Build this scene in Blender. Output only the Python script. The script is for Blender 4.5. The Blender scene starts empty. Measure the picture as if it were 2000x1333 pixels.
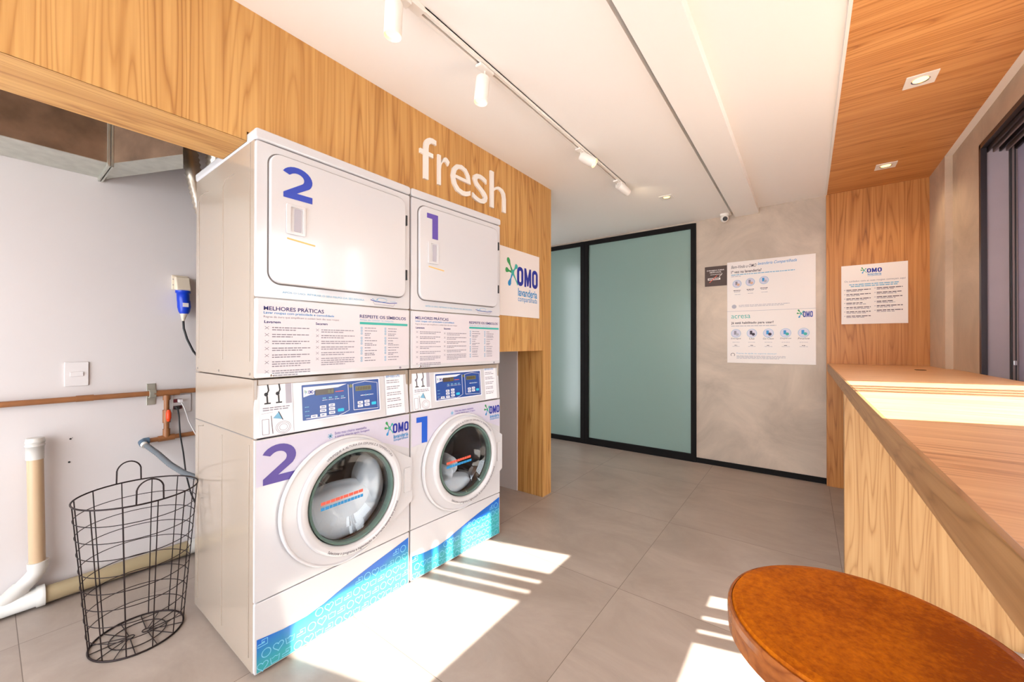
import bpy, bmesh, math, random
from mathutils import Matrix, Vector
random.seed(7)
PI = math.pi
scn = bpy.context.scene
COL = scn.collection

# ---------------------------------------------------------------- camera
cam_d = bpy.data.cameras.new('camera')
cam = bpy.data.objects.new('camera', cam_d)
COL.objects.link(cam)
scn.camera = cam
cam_d.sensor_width = 36.0
cam_d.lens = 770.74 / 2000 * 36.0
cam_d.clip_start = 0.02
YAW, PIT, ROL = 0.641372, 0.0043045, 0.00097547
fw = Vector((-math.sin(YAW) * math.cos(PIT), math.cos(YAW) * math.cos(PIT), math.sin(PIT)))
rt = Vector((math.cos(YAW), math.sin(YAW), 0))
up = rt.cross(fw)
r2 = math.cos(ROL) * rt + math.sin(ROL) * up
u2 = -math.sin(ROL) * rt + math.cos(ROL) * up
cam.matrix_world = Matrix(((r2.x, u2.x, -fw.x, 0), (r2.y, u2.y, -fw.y, 0), (r2.z, u2.z, -fw.z, 1.22), (0, 0, 0, 1)))

# ---------------------------------------------------------------- world, sun, exposure
scn.view_settings.view_transform = 'Standard'
scn.view_settings.look = 'None'
scn.view_settings.gamma = 1.0
scn.view_settings.use_curve_mapping = False
scn.view_settings.exposure = 0.92
W = bpy.data.worlds.new('sky')
scn.world = W
W.use_nodes = True
bgn = W.node_tree.nodes['Background']
bgn.inputs[0].default_value = (0.90, 0.94, 1.0, 1)
bgn.inputs[1].default_value = 4.6
sun_d = bpy.data.lights.new('sun', 'SUN')
sun_d.energy = 14.0
sun_d.angle = math.radians(0.6)
sun_d.color = (1.0, 0.96, 0.90)
sun = bpy.data.objects.new('sun', sun_d)
COL.objects.link(sun)
SD = Vector((-1.0, -0.30, -0.85)).normalized()
sun.location = -SD * 12
sun.rotation_euler = SD.to_track_quat('-Z', 'Y').to_euler()


# ---------------------------------------------------------------- materials
def lin(c):
    return tuple(((x / 255) / 12.92 if x / 255 <= 0.04045 else ((x / 255 + 0.055) / 1.055) ** 2.4) for x in c) + (1.0,)


def mat(name, rgb, rough=0.5, metal=0.0, spec=0.5, emit=0.0, ecol=None, coat=0.0, bump=0.0, bscale=60.0, var=0.0, vscale=3.0):
    m = bpy.data.materials.new(name)
    m.use_nodes = True
    nt = m.node_tree
    b = nt.nodes['Principled BSDF']
    b.inputs['Base Color'].default_value = lin(rgb)
    b.inputs['Roughness'].default_value = rough
    b.inputs['Metallic'].default_value = metal
    b.inputs['Specular IOR Level'].default_value = spec
    b.inputs['Coat Weight'].default_value = coat
    b.inputs['Coat Roughness'].default_value = 0.05
    if emit:
        b.inputs['Emission Color'].default_value = lin(ecol or rgb)
        b.inputs['Emission Strength'].default_value = emit
    tc = nt.nodes.new('ShaderNodeTexCoord')
    if var:
        n = nt.nodes.new('ShaderNodeTexNoise')
        n.inputs['Scale'].default_value = vscale
        n.inputs['Detail'].default_value = 5
        nt.links.new(tc.outputs['Object'], n.inputs['Vector'])
        mx = nt.nodes.new('ShaderNodeMix')
        mx.data_type = 'RGBA'
        c = lin(rgb)
        mx.inputs['A'].default_value = tuple(x * (1 - var) for x in c[:3]) + (1,)
        mx.inputs['B'].default_value = tuple(min(1, x * (1 + var)) for x in c[:3]) + (1,)
        mr = nt.nodes.new('ShaderNodeMapRange')
        mr.inputs[1].default_value = 0.3
        mr.inputs[2].default_value = 0.7
        nt.links.new(n.outputs[0], mr.inputs[0])
        nt.links.new(mr.outputs[0], mx.inputs['Factor'])
        nt.links.new(mx.outputs['Result'], b.inputs['Base Color'])
    if bump:
        n = nt.nodes.new('ShaderNodeTexNoise')
        n.inputs['Scale'].default_value = bscale
        n.inputs['Detail'].default_value = 4
        nt.links.new(tc.outputs['Object'], n.inputs['Vector'])
        bp = nt.nodes.new('ShaderNodeBump')
        bp.inputs['Strength'].default_value = bump
        bp.inputs['Distance'].default_value = 0.01
        nt.links.new(n.outputs[0], bp.inputs['Height'])
        nt.links.new(bp.outputs[0], b.inputs['Normal'])
    return m


def wood(name, ca, cb, cc, axis, rough=0.42, seed=0.0, scale=1.0, across=None):
    """laminate with long cathedral grain running along `axis` (0 x, 1 y, 2 z)"""
    m = bpy.data.materials.new(name)
    m.use_nodes = True
    nt = m.node_tree
    L = nt.links.new
    b = nt.nodes['Principled BSDF']
    b.inputs['Roughness'].default_value = rough
    b.inputs['Specular IOR Level'].default_value = 0.4
    tc = nt.nodes.new('ShaderNodeTexCoord')

    def coords(sl, sc):
        mp = nt.nodes.new('ShaderNodeMapping')
        s = [sc * scale] * 3
        s[axis] = sl * scale
        mp.inputs['Scale'].default_value = s
        mp.inputs['Location'].default_value = (seed, seed * 1.7, seed * 0.6)
        L(tc.outputs['Object'], mp.inputs['Vector'])
        return mp.outputs[0]

    def noise(vec, sc, det, dist=0.0, ro=0.5):
        n = nt.nodes.new('ShaderNodeTexNoise')
        n.inputs['Scale'].default_value = sc
        n.inputs['Detail'].default_value = det
        n.inputs['Roughness'].default_value = ro
        n.inputs['Distortion'].default_value = dist
        L(vec, n.inputs['Vector'])
        return n.outputs[0]

    def mth(op, a, bb=None):
        n = nt.nodes.new('ShaderNodeMath')
        n.operation = op
        for i, v in enumerate((a, bb)):
            if v is None:
                continue
            if isinstance(v, (int, float)):
                n.inputs[i].default_value = v
            else:
                L(v, n.inputs[i])
        return n.outputs[0]
    base = noise(coords(0.55, 10.0), 1.0, 2.0, 0.0, 0.35)
    rings = mth('FRACT', mth('MULTIPLY', base, 13.0))
    rings = mth('POWER', mth('ABSOLUTE', mth('SUBTRACT', mth('MULTIPLY', rings, 2.0), 1.0)), 3.5)
    # fade rings in and out
    zone = noise(coords(0.25, 2.2), 1.3, 2)
    fib = noise(coords(1.6, 85.0), 1.0, 4, 0, 0.6)
    streak = noise(coords(0.4, 24.0), 1.0, 3)
    mr = nt.nodes.new('ShaderNodeMapRange')
    mr.inputs[1].default_value = 0.35
    mr.inputs[2].default_value = 0.68
    L(zone, mr.inputs[0])
    fac = mth('MULTIPLY', rings, mth('ADD', mth('MULTIPLY', mr.outputs[0], 0.45), 0.22))
    fac = mth('ADD', fac, mth('MULTIPLY', mth('SUBTRACT', fib, 0.5), 0.75))
    fac = mth('ADD', fac, mth('MULTIPLY', mth('SUBTRACT', streak, 0.5), 0.95))
    cr = nt.nodes.new('ShaderNodeValToRGB')
    e = cr.color_ramp.elements
    e[0].position = 0.0
    e[0].color = lin(ca)
    e[1].position = 1.0
    e[1].color = lin(cc)
    k = e.new(0.42)
    k.color = lin(cb)
    L(mth('ADD', fac, 0.16), cr.inputs[0])
    L(cr.outputs[0], b.inputs['Base Color'])
    bp = nt.nodes.new('ShaderNodeBump')
    bp.inputs['Strength'].default_value = 0.06
    bp.inputs['Distance'].default_value = 0.003
    L(fib, bp.inputs['Height'])
    L(bp.outputs[0], b.inputs['Normal'])
    return m


WA, WB, WC = (214, 164, 98), (192, 138, 74), (154, 100, 50)
M_wood_v = wood('wood_vertical_grain', WA, WB, WC, 2, seed=0.3)
M_wood_v2 = wood('wood_vertical_grain_panel', (200, 136, 72), (174, 110, 52), (126, 74, 30), 2, seed=5.1)
M_wood_y = wood('wood_grain_along_room', WA, WB, WC, 1, seed=2.2)
M_wood_x = wood('wood_ceiling_grain', (220, 158, 96), (198, 132, 72), (150, 92, 48), 0, seed=1.1)
M_wood_top = wood('wood_counter_top', (226, 176, 128), (208, 152, 106), (160, 106, 70), 0, rough=0.35, seed=7.7, scale=1.3)
M_wood_leg = wood('wood_counter_leg', (188, 148, 100), (170, 127, 80), (132, 92, 54), 2, seed=3.9, scale=1.5)
M_lip = wood('wood_counter_lip', (176, 130, 84), (152, 106, 62), (106, 70, 38), 1, seed=9.0, scale=1.5)

M_sheetw = mat('pinkish_white_sticker', (216, 208, 212), 0.35)
M_white = mat('white_plaster', (238, 228, 218), 0.85, bump=0.05, bscale=25)
M_ceil = mat('white_ceiling_paint', (248, 243, 237), 0.9)
M_trimw = mat('white_trim', (240, 234, 226), 0.6)
M_niche = mat('white_wall_paint', (216, 209, 208), 0.75, var=0.02, vscale=2)
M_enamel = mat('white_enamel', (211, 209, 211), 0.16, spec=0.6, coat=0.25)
M_enamel_side = mat('shaded_cream_enamel', (166, 150, 135), 0.13, spec=0.6, coat=0.3)  # enamel darkened for the cabinet sides, shade put into the colour
M_lav = mat('lavender_sticker', (206, 200, 216), 0.35)
M_print = mat('sticker_white', (240, 236, 240), 0.4)
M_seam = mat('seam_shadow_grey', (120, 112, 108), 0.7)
M_black = mat('black_metal', (20, 17, 17), 0.6, spec=0.15)
M_blackp = mat('black_plastic', (30, 28, 30), 0.45)
M_wire = mat('dark_brown_wire', (44, 32, 32), 0.45, metal=0.6)
M_concrete = None
M_violet = mat('violet_print', (88, 70, 150), 0.4)
M_blue = mat('royal_blue_print', (40, 66, 176), 0.4)
M_blue1 = mat('deep_blue_print', (10, 86, 200), 0.4)
M_purple1 = mat('purple_print', (98, 76, 166), 0.4)
M_navy = mat('navy_print', (44, 42, 110), 0.5)
M_omo = mat('brand_blue_print', (22, 40, 150), 0.4)
M_cyan = mat('cyan_print', (38, 140, 200), 0.5)
M_teal = mat('teal_print', (60, 172, 160), 0.5)
M_green = mat('green_print', (52, 150, 84), 0.5)
M_greyp = mat('grey_print', (140, 134, 146), 0.6)
M_lgrey = mat('light_grey_print', (176, 172, 182), 0.6)
M_ltext = mat('pale_blue_print', (120, 176, 206), 0.6)
M_panelb = mat('control_panel_blue', (42, 78, 150), 0.3)
M_lcd = mat('green_display', (120, 122, 84), 0.25)
M_lcd2 = mat('dark_display', (86, 74, 62), 0.25)
M_key = mat('keypad_white', (228, 228, 236), 0.5)
M_keyc = mat('keypad_cyan', (38, 190, 224), 0.5)
M_orange = mat('orange_label', (232, 186, 110), 0.5)
M_redor = mat('orange_red_print', (226, 96, 74), 0.5)
M_steel = mat('stainless_steel', (150, 150, 156), 0.28, metal=1.0, bump=0.15, bscale=14)
M_galv = mat('galvanised_steel', (200, 200, 190), 0.35, metal=0.75, var=0.12, vscale=18)
M_ductf = mat('brown_reflection_duct_steel', (138, 112, 92), 0.4, metal=0.4, var=0.3, vscale=9, bump=0.1, bscale=20)  # brown tone is a reflection painted into the galvanised front face
M_alu = mat('aluminium_foil_hose', (200, 188, 174), 0.3, metal=0.85)
M_chrome = mat('chrome', (210, 208, 206), 0.12, metal=1.0)
M_rubber = mat('dark_rubber', (58, 60, 60), 0.5)
M_gasket = mat('grey_green_gasket', (92, 116, 108), 0.35)
M_foam = mat('white_suds', (236, 240, 246), 0.6, bump=0.2, bscale=30)
M_copper = mat('brown_water_pipe', (150, 98, 60), 0.4, var=0.1, vscale=20)
M_pvc = mat('white_pvc', (216, 212, 206), 0.35, var=0.04, vscale=8)
M_pvcb = mat('beige_pvc', (206, 176, 142), 0.35)
M_pvcg = mat('olive_beige_pvc', (168, 150, 118), 0.35)
M_valve = mat('orange_valve', (240, 72, 24), 0.4)
M_hose = mat('grey_ribbed_hose', (104, 110, 116), 0.45)
M_elbow = mat('blue_grey_elbow', (84, 108, 130), 0.4)
M_plate = mat('white_switch_plastic', (226, 220, 220), 0.4)
M_sockw = mat('cream_plastic', (226, 212, 192), 0.4)
M_plugb = mat('blue_plug_plastic', (10, 60, 196), 0.3)
M_maroon = mat('maroon_socket', (96, 26, 40), 0.4)
M_frame = mat('dark_bronze_aluminium', (50, 42, 46), 0.35, metal=0.3)
M_mull = mat('grey_bronze_aluminium', (140, 122, 120), 0.35, metal=0.4)
M_reveal = mat('grey_reveal_paint', (160, 148, 154), 0.7, var=0.05, vscale=4)
M_sheet = mat('frosted_film', (168, 162, 186), 0.6, bump=0.1, bscale=300)
M_frost = mat('frosted_green_glass', (136, 160, 152), 0.18, spec=0.5)
M_brownsign = mat('dark_brown_sign', (72, 50, 42), 0.5)
M_dtext = mat('dark_print', (60, 48, 62), 0.6)
M_paper = mat('poster_white', (238, 228, 222), 0.55)
M_lens = mat('warm_lens', (255, 226, 150), 0.4, emit=1.6, ecol=(255, 216, 130))
M_ground = mat('outdoor_paving', (150, 140, 128), 0.9)
M_wallout = mat('exterior_grey_paint', (170, 165, 165), 0.9)
M_skin = mat('peach_print', (214, 170, 140), 0.6)


def leather():
    m = mat('rust_leather', (176, 86, 24), 0.55, spec=0.10, bump=0.12, bscale=220)
    nt = m.node_tree
    b = nt.nodes['Principled BSDF']
    tc = nt.nodes['Texture Coordinate']
    n = nt.nodes.new('ShaderNodeTexNoise')
    n.inputs['Scale'].default_value = 95
    n.inputs['Detail'].default_value = 6
    n.inputs['Roughness'].default_value = 0.7
    n2 = nt.nodes.new('ShaderNodeTexNoise')
    n2.inputs['Scale'].default_value = 6
    n2.inputs['Detail'].default_value = 3
    add = nt.nodes.new('ShaderNodeMath')
    add.operation = 'ADD'
    for k in (n, n2):
        nt.links.new(tc.outputs['Object'], k.inputs['Vector'])
    nt.links.new(n.outputs[0], add.inputs[0])
    nt.links.new(n2.outputs[0], add.inputs[1])
    cr = nt.nodes.new('ShaderNodeValToRGB')
    cr.color_ramp.elements[0].position = 0.42 * 2 * 0.5
    cr.color_ramp.elements[0].color = lin((148, 70, 0))
    cr.color_ramp.elements[1].position = 0.62
    cr.color_ramp.elements[1].color = lin((200, 110, 2))
    h = nt.nodes.new('ShaderNodeMath')
    h.operation = 'MULTIPLY'
    h.inputs[1].default_value = 0.5
    nt.links.new(add.outputs[0], h.inputs[0])
    nt.links.new(h.outputs[0], cr.inputs[0])
    nt.links.new(cr.outputs[0], b.inputs['Base Color'])
    return m


M_leather = leather()


def plaster_burnt(name, rgb):
    m = mat(name, rgb, 0.6, bump=0.08, bscale=9)
    nt = m.node_tree
    b = nt.nodes['Principled BSDF']
    tc = nt.nodes['Texture Coordinate']
    n = nt.nodes.new('ShaderNodeTexNoise')
    n.inputs['Scale'].default_value = 1.6
    n.inputs['Detail'].default_value = 8
    n.inputs['Roughness'].default_value = 0.62
    n.inputs['Distortion'].default_value = 1.2
    nt.links.new(tc.outputs['Object'], n.inputs['Vector'])
    cr = nt.nodes.new('ShaderNodeValToRGB')
    c = rgb
    cr.color_ramp.elements[0].position = 0.3
    cr.color_ramp.elements[0].color = lin(tuple(x * 0.87 for x in c))
    cr.color_ramp.elements[1].position = 0.72
    cr.color_ramp.elements[1].color = lin(tuple(min(255, x * 1.08) for x in c))
    nt.links.new(n.outputs[0], cr.inputs[0])
    nt.links.new(cr.outputs[0], b.inputs['Base Color'])
    return m


M_concrete = plaster_burnt('burnt_cement', (202, 184, 166))
M_concrete2 = plaster_burnt('burnt_cement_right', (196, 172, 148))


def floor_mat():
    m = mat('grey_porcelain_tile', (158, 142, 130), 0.36, spec=0.4)
    nt = m.node_tree
    L = nt.links.new
    b = nt.nodes['Principled BSDF']
    tc = nt.nodes['Texture Coordinate']
    sep = nt.nodes.new('ShaderNodeSeparateXYZ')
    L(tc.outputs['Object'], sep.inputs[0])

    def mth(op, a, bb=None):
        n = nt.nodes.new('ShaderNodeMath')
        n.operation = op
        for i, v in enumerate((a, bb)):
            if v is None:
                continue
            if isinstance(v, (int, float)):
                n.inputs[i].default_value = v
            else:
                L(v, n.inputs[i])
        return n.outputs[0]
    T = 0.9

    def joint(s, off):
        f = mth('FRACT', mth('DIVIDE', mth('ADD', s, off), T))
        d = mth('MINIMUM', f, mth('SUBTRACT', 1.0, f))
        return mth('LESS_THAN', d, 0.0014), mth('FLOOR', mth('DIVIDE', mth('ADD', s, off), T))
    jx, ix = joint(sep.outputs[0], 0.75 + 9)
    jy, iy = joint(sep.outputs[1], -0.09 + 9)
    jt = mth('MAXIMUM', jx, jy)
    n = nt.nodes.new('ShaderNodeTexNoise')
    n.inputs['Scale'].default_value = 2.1
    n.inputs['Detail'].default_value = 9
    n.inputs['Roughness'].default_value = 0.66
    n.inputs['Distortion'].default_value = 0.6
    cmb = nt.nodes.new('ShaderNodeCombineXYZ')
    L(mth('ADD', sep.outputs[0], mth('MULTIPLY', iy, 3.1)), cmb.inputs[0])
    L(mth('MULTIPLY', mth('ADD', sep.outputs[1], mth('MULTIPLY', ix, 5.3)), 1.6), cmb.inputs[1])
    L(cmb.outputs[0], n.inputs['Vector'])
    cr = nt.nodes.new('ShaderNodeValToRGB')
    cr.color_ramp.elements[0].position = 0.28
    cr.color_ramp.elements[0].color = lin((152, 137, 126))
    cr.color_ramp.elements[1].position = 0.75
    cr.color_ramp.elements[1].color = lin((180, 166, 155))
    L(n.outputs[0], cr.inputs[0])
    mx = nt.nodes.new('ShaderNodeMix')
    mx.data_type = 'RGBA'
    L(jt, mx.inputs['Factor'])
    L(cr.outputs[0], mx.inputs['A'])
    mx.inputs['B'].default_value = lin((112, 98, 88))
    L(mx.outputs['Result'], b.inputs['Base Color'])
    rr = nt.nodes.new('ShaderNodeMapRange')
    rr.inputs[3].default_value = 0.28
    rr.inputs[4].default_value = 0.5
    L(n.outputs[0], rr.inputs[0])
    L(rr.outputs[0], b.inputs['Roughness'])
    bp = nt.nodes.new('ShaderNodeBump')
    bp.inputs['Strength'].default_value = 0.4
    bp.inputs['Distance'].default_value = 0.002
    bp.invert = True
    L(jt, bp.inputs['Height'])
    L(bp.outputs[0], b.inputs['Normal'])
    return m


M_floor = floor_mat()


def wave_mat():
    m = mat('blue_teal_wave_print', (20, 130, 200), 0.3)
    nt = m.node_tree
    b = nt.nodes['Principled BSDF']
    tc = nt.nodes['Texture Coordinate']
    sep = nt.nodes.new('ShaderNodeSeparateXYZ')
    nt.links.new(tc.outputs['Object'], sep.inputs[0])
    n = nt.nodes.new('ShaderNodeTexNoise')
    n.inputs['Scale'].default_value = 5
    nt.links.new(tc.outputs['Object'], n.inputs['Vector'])
    a = nt.nodes.new('ShaderNodeMath')
    a.operation = 'MULTIPLY_ADD'
    a.inputs[1].default_value = -7.0
    a.inputs[2].default_value = 0.85
    nt.links.new(sep.outputs[2], a.inputs[0])
    c = nt.nodes.new('ShaderNodeMath')
    c.operation = 'MULTIPLY_ADD'
    c.inputs[1].default_value = 0.8
    nt.links.new(n.outputs[0], c.inputs[0])
    nt.links.new(a.outputs[0], c.inputs[2])
    c2 = nt.nodes.new('ShaderNodeMath')
    c2.operation = 'MULTIPLY_ADD'
    c2.inputs[1].default_value = 1.0
    nt.links.new(sep.outputs[0], c2.inputs[0])
    nt.links.new(c.outputs[0], c2.inputs[2])
    cr = nt.nodes.new('ShaderNodeValToRGB')
    cr.color_ramp.elements[0].position = 0.45
    cr.color_ramp.elements[0].color = lin((30, 104, 198))
    cr.color_ramp.elements[1].position = 1.3 * 0.8
    cr.color_ramp.elements[1].color = lin((58, 168, 176))
    nt.links.new(c2.outputs[0], cr.inputs[0])
    nt.links.new(cr.outputs[0], b.inputs['Base Color'])
    return m


M_wave = wave_mat()
M_waveline = mat('pale_blue_outline', (130, 206, 232), 0.5)


def glass(name, tint, refl=0.10, rough=0.02):
    m = bpy.data.materials.new(name)
    m.use_nodes = True
    nt = m.node_tree
    for n in list(nt.nodes):
        nt.nodes.remove(n)
    o = nt.nodes.new('ShaderNodeOutputMaterial')
    t = nt.nodes.new('ShaderNodeBsdfTransparent')
    t.inputs[0].default_value = tint
    g = nt.nodes.new('ShaderNodeBsdfGlossy')
    g.inputs['Roughness'].default_value = rough
    geo = nt.nodes.new('ShaderNodeNewGeometry')
    dot = nt.nodes.new('ShaderNodeVectorMath')
    dot.operation = 'DOT_PRODUCT'
    nt.links.new(geo.outputs['Normal'], dot.inputs[0])
    nt.links.new(geo.outputs['Incoming'], dot.inputs[1])

    def mth(op, x, y=None):
        q = nt.nodes.new('ShaderNodeMath')
        q.operation = op
        for i, v in enumerate((x, y)):
            if v is not None:
                if isinstance(v, float):
                    q.inputs[i].default_value = v
                else:
                    nt.links.new(v, q.inputs[i])
        return q.outputs[0]
    fres = mth('ADD', mth('MULTIPLY', mth('POWER', mth('SUBTRACT', 1.0, mth('ABSOLUTE', dot.outputs['Value'])), 5.0), 0.95), 0.05)
    a = nt.nodes.new('ShaderNodeMath')
    a.operation = 'ADD'
    a.use_clamp = True
    a.inputs[1].default_value = refl
    mx = nt.nodes.new('ShaderNodeMixShader')
    nt.links.new(fres, a.inputs[0])
    nt.links.new(a.outputs[0], mx.inputs[0])
    nt.links.new(t.outputs[0], mx.inputs[1])
    nt.links.new(g.outputs[0], mx.inputs[2])
    nt.links.new(mx.outputs[0], o.inputs[0])
    return m


M_glass = glass('clear_glass', (0.97, 0.98, 0.98, 1), 0.0)
M_door_glass = glass('washer_door_glass', (0.88, 0.92, 0.94, 1), 0.02)


# ---------------------------------------------------------------- mesh builder
class MB:
    def __init__(self, M=None):
        self.v, self.f, self.mi, self.mats, self.sm = [], [], [], [], []
        self.M = M

    def m(self, material):
        if material not in self.mats:
            self.mats.append(material)
        return self.mats.index(material)

    def add(self, vs, fs, material, smooth=False):
        o = len(self.v)
        for p in vs:
            p = Vector(p)
            self.v.append(tuple(self.M @ p) if self.M else tuple(p))
        k = self.m(material)
        for f in fs:
            self.f.append([o + i for i in f])
            self.mi.append(k)
            self.sm.append(smooth)

    def box(self, x0, x1, y0, y1, z0, z1, material):
        x0, x1 = sorted((x0, x1)); y0, y1 = sorted((y0, y1)); z0, z1 = sorted((z0, z1))
        vs = [(x, y, z) for x in (x0, x1) for y in (y0, y1) for z in (z0, z1)]
        fs = [(0, 1, 3, 2), (4, 6, 7, 5), (0, 4, 5, 1), (2, 3, 7, 6), (0, 2, 6, 4), (1, 5, 7, 3)]
        self.add(vs, fs, material)

    def prism(self, poly, y0, y1, material, plane='xz', smooth=False):
        """extrude polygon in xz (depth y) / xy (depth z) / yz (depth x)"""
        n = len(poly)

        def P(a, b, d):
            return {'xz': (a, d, b), 'xy': (a, b, d), 'yz': (d, a, b)}[plane]
        vs = [P(a, b, y0) for a, b in poly] + [P(a, b, y1) for a, b in poly]
        self.add(vs, [list(range(n))[::-1], list(range(n, 2 * n))], material)
        self.add(vs, [[i, (i + 1) % n, n + (i + 1) % n, n + i] for i in range(n)], material, smooth)

    def ring(self, outer, inner, y0, y1, material, plane='xz'):
        """frame between two loops of equal vertex count"""
        n = len(outer)

        def P(a, b, d):
            return {'xz': (a, d, b), 'xy': (a, b, d), 'yz': (d, a, b)}[plane]
        vs = [P(a, b, y0) for a, b in outer] + [P(a, b, y0) for a, b in inner] + [P(a, b, y1) for a, b in outer] + [P(a, b, y1) for a, b in inner]
        fs = []
        for i in range(n):
            j = (i + 1) % n
            fs += [(i, j, n + j, n + i), (2 * n + i, 3 * n + i, 3 * n + j, 2 * n + j), (i, 2 * n + i, 2 * n + j, j), (n + i, n + j, 3 * n + j, 3 * n + i)]
        self.add(vs, fs, material)

    def tube(self, pts, r, material, n=8, closed=False, caps=True, rad=None):
        pts = [Vector(p) for p in pts]
        N = len(pts)
        vs = []
        up0 = None
        for i, p in enumerate(pts):
            if closed:
                t = pts[(i + 1) % N] - pts[i - 1]
            else:
                t = pts[min(i + 1, N - 1)] - pts[max(i - 1, 0)]
            t.normalize()
            if up0 is None:
                a = Vector((0, 0, 1)) if abs(t.z) < 0.9 else Vector((1, 0, 0))
                up0 = t.cross(a).normalized()
            else:
                up0 = (up0 - t * up0.dot(t)).normalized()
            b = t.cross(up0)
            rr = rad[i] if rad else r
            for k in range(n):
                an = 2 * PI * k / n
                vs.append(p + rr * (math.cos(an) * up0 + math.sin(an) * b))
        fs = []
        for i in range(N if closed else N - 1):
            j = (i + 1) % N
            for k in range(n):
                l = (k + 1) % n
                fs.append((i * n + k, i * n + l, j * n + l, j * n + k))
        self.add(vs, fs, material, True)
        if caps and not closed:
            self.add(vs[:n], [list(range(n))[::-1]], material)
            self.add(vs[-n:], [list(range(n))], material)

    def lathe(self, prof, c, material, axis='z', n=32, mats=None):
        """prof: list of (radius, height along axis)"""
        vs = []
        for r, h in prof:
            for k in range(n):
                a = 2 * PI * k / n
                ca, sa = r * math.cos(a), r * math.sin(a)
                if axis == 'z':
                    vs.append((c[0] + ca, c[1] + sa, c[2] + h))
                elif axis == 'y':
                    vs.append((c[0] + ca, c[1] + h, c[2] + sa))
                else:
                    vs.append((c[0] + h, c[1] + ca, c[2] + sa))
        for i in range(len(prof) - 1):
            fs = [(i * n + k, i * n + (k + 1) % n, (i + 1) * n + (k + 1) % n, (i + 1) * n + k) for k in range(n)]
            self.add(vs, fs, mats[i] if mats else material, True)

    def stroke(self, pts, w, y, material, closed=False):
        """flat printed line in the xz plane"""
        P = [Vector((a, b)) for a, b in pts]
        N = len(P)
        segs = N if closed else N - 1
        L_, R_ = [], []
        for i in range(N):
            if closed:
                t = P[(i + 1) % N] - P[i - 1]
            else:
                t = P[min(i + 1, N - 1)] - P[max(i - 1, 0)]
            t.normalize()
            nn = Vector((-t.y, t.x)) * w / 2
            L_.append(P[i] + nn)
            R_.append(P[i] - nn)
        vs = [(p.x, y, p.y) for p in L_] + [(p.x, y, p.y) for p in R_]
        self.add(vs, [(i, (i + 1) % N, N + (i + 1) % N, N + i) for i in range(segs)], material)

    def flat(self, poly, y, material):
        self.add([(a, y, b) for a, b in poly], [list(range(len(poly)))], material)

    def rect(self, x0, x1, z0, z1, y, material):
        self.flat([(x0, z0), (x1, z0), (x1, z1), (x0, z1)], y, material)

    def dashes(self, x0, x1, z, h, y, material, word=0.022):
        x = x0
        while x < x1 - 0.004:
            w = min(word * random.uniform(0.4, 1.3), x1 - x)
            self.rect(x, x + w, z - h / 2, z + h / 2, y, material)
            x += w + word * 0.14

    def text(self, s, x0, x1, z0, z1, y, material, bold=0.0, thick=0.0, shear=0.0):
        vs, fs = glyphs(s, bold, thick, shear)
        xs = [v[0] for v in vs]
        zs = [v[1] for v in vs]
        ax, bx, az, bz = min(xs), max(xs), min(zs), max(zs)
        sx, sz = (x1 - x0) / (bx - ax), (z1 - z0) / (bz - az)
        self.add([(x0 + (a - ax) * sx, y - c, z0 + (b - az) * sz) for a, b, c in vs], fs, material)

    def arctext(self, s, cx, cz, r, a0, a1, h, y, material, bold=0.0, inward=False):
        """text set on an arc from angle a0 to a1"""
        vs, fs = glyphs(s, bold, 0.0, 0.0)
        xs = [v[0] for v in vs]
        zs = [v[1] for v in vs]
        ax, bx = min(xs), max(xs)
        az, bz = 0.0, 0.72
        out = []
        for a, b, c in vs:
            t = a0 + (a1 - a0) * (a - ax) / (bx - ax)
            rr = r + (b - az) / (bz - az) * h * (-1 if inward else 1)
            out.append((cx + rr * math.cos(t), y, cz + rr * math.sin(t)))
        self.add(out, fs, material)

    def build(self, name, parent=None, bevel=0.0, seg=2, shade=None, loc=None):
        me = bpy.data.meshes.new(name)
        me.from_pydata(self.v, [], self.f)
        for m_ in self.mats:
            me.materials.append(m_)
        me.polygons.foreach_set('material_index', self.mi)
        me.polygons.foreach_set('use_smooth', self.sm)
        me.update()
        o = bpy.data.objects.new(name, me)
        COL.objects.link(o)
        if parent:
            o.parent = parent
        if loc:
            o.location = loc
        bm = bmesh.new()
        bm.from_mesh(me)
        if bevel:
            bmesh.ops.remove_doubles(bm, verts=bm.verts, dist=1e-5)
        bmesh.ops.recalc_face_normals(bm, faces=bm.faces)
        bm.to_mesh(me)
        bm.free()
        if bevel:
            b = o.modifiers.new('bevel', 'BEVEL')
            b.width = bevel
            b.segments = seg
            b.limit_method = 'ANGLE'
            b.angle_limit = math.radians(40)
            b.harden_normals = False
        return o


_gc = {}


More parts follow.
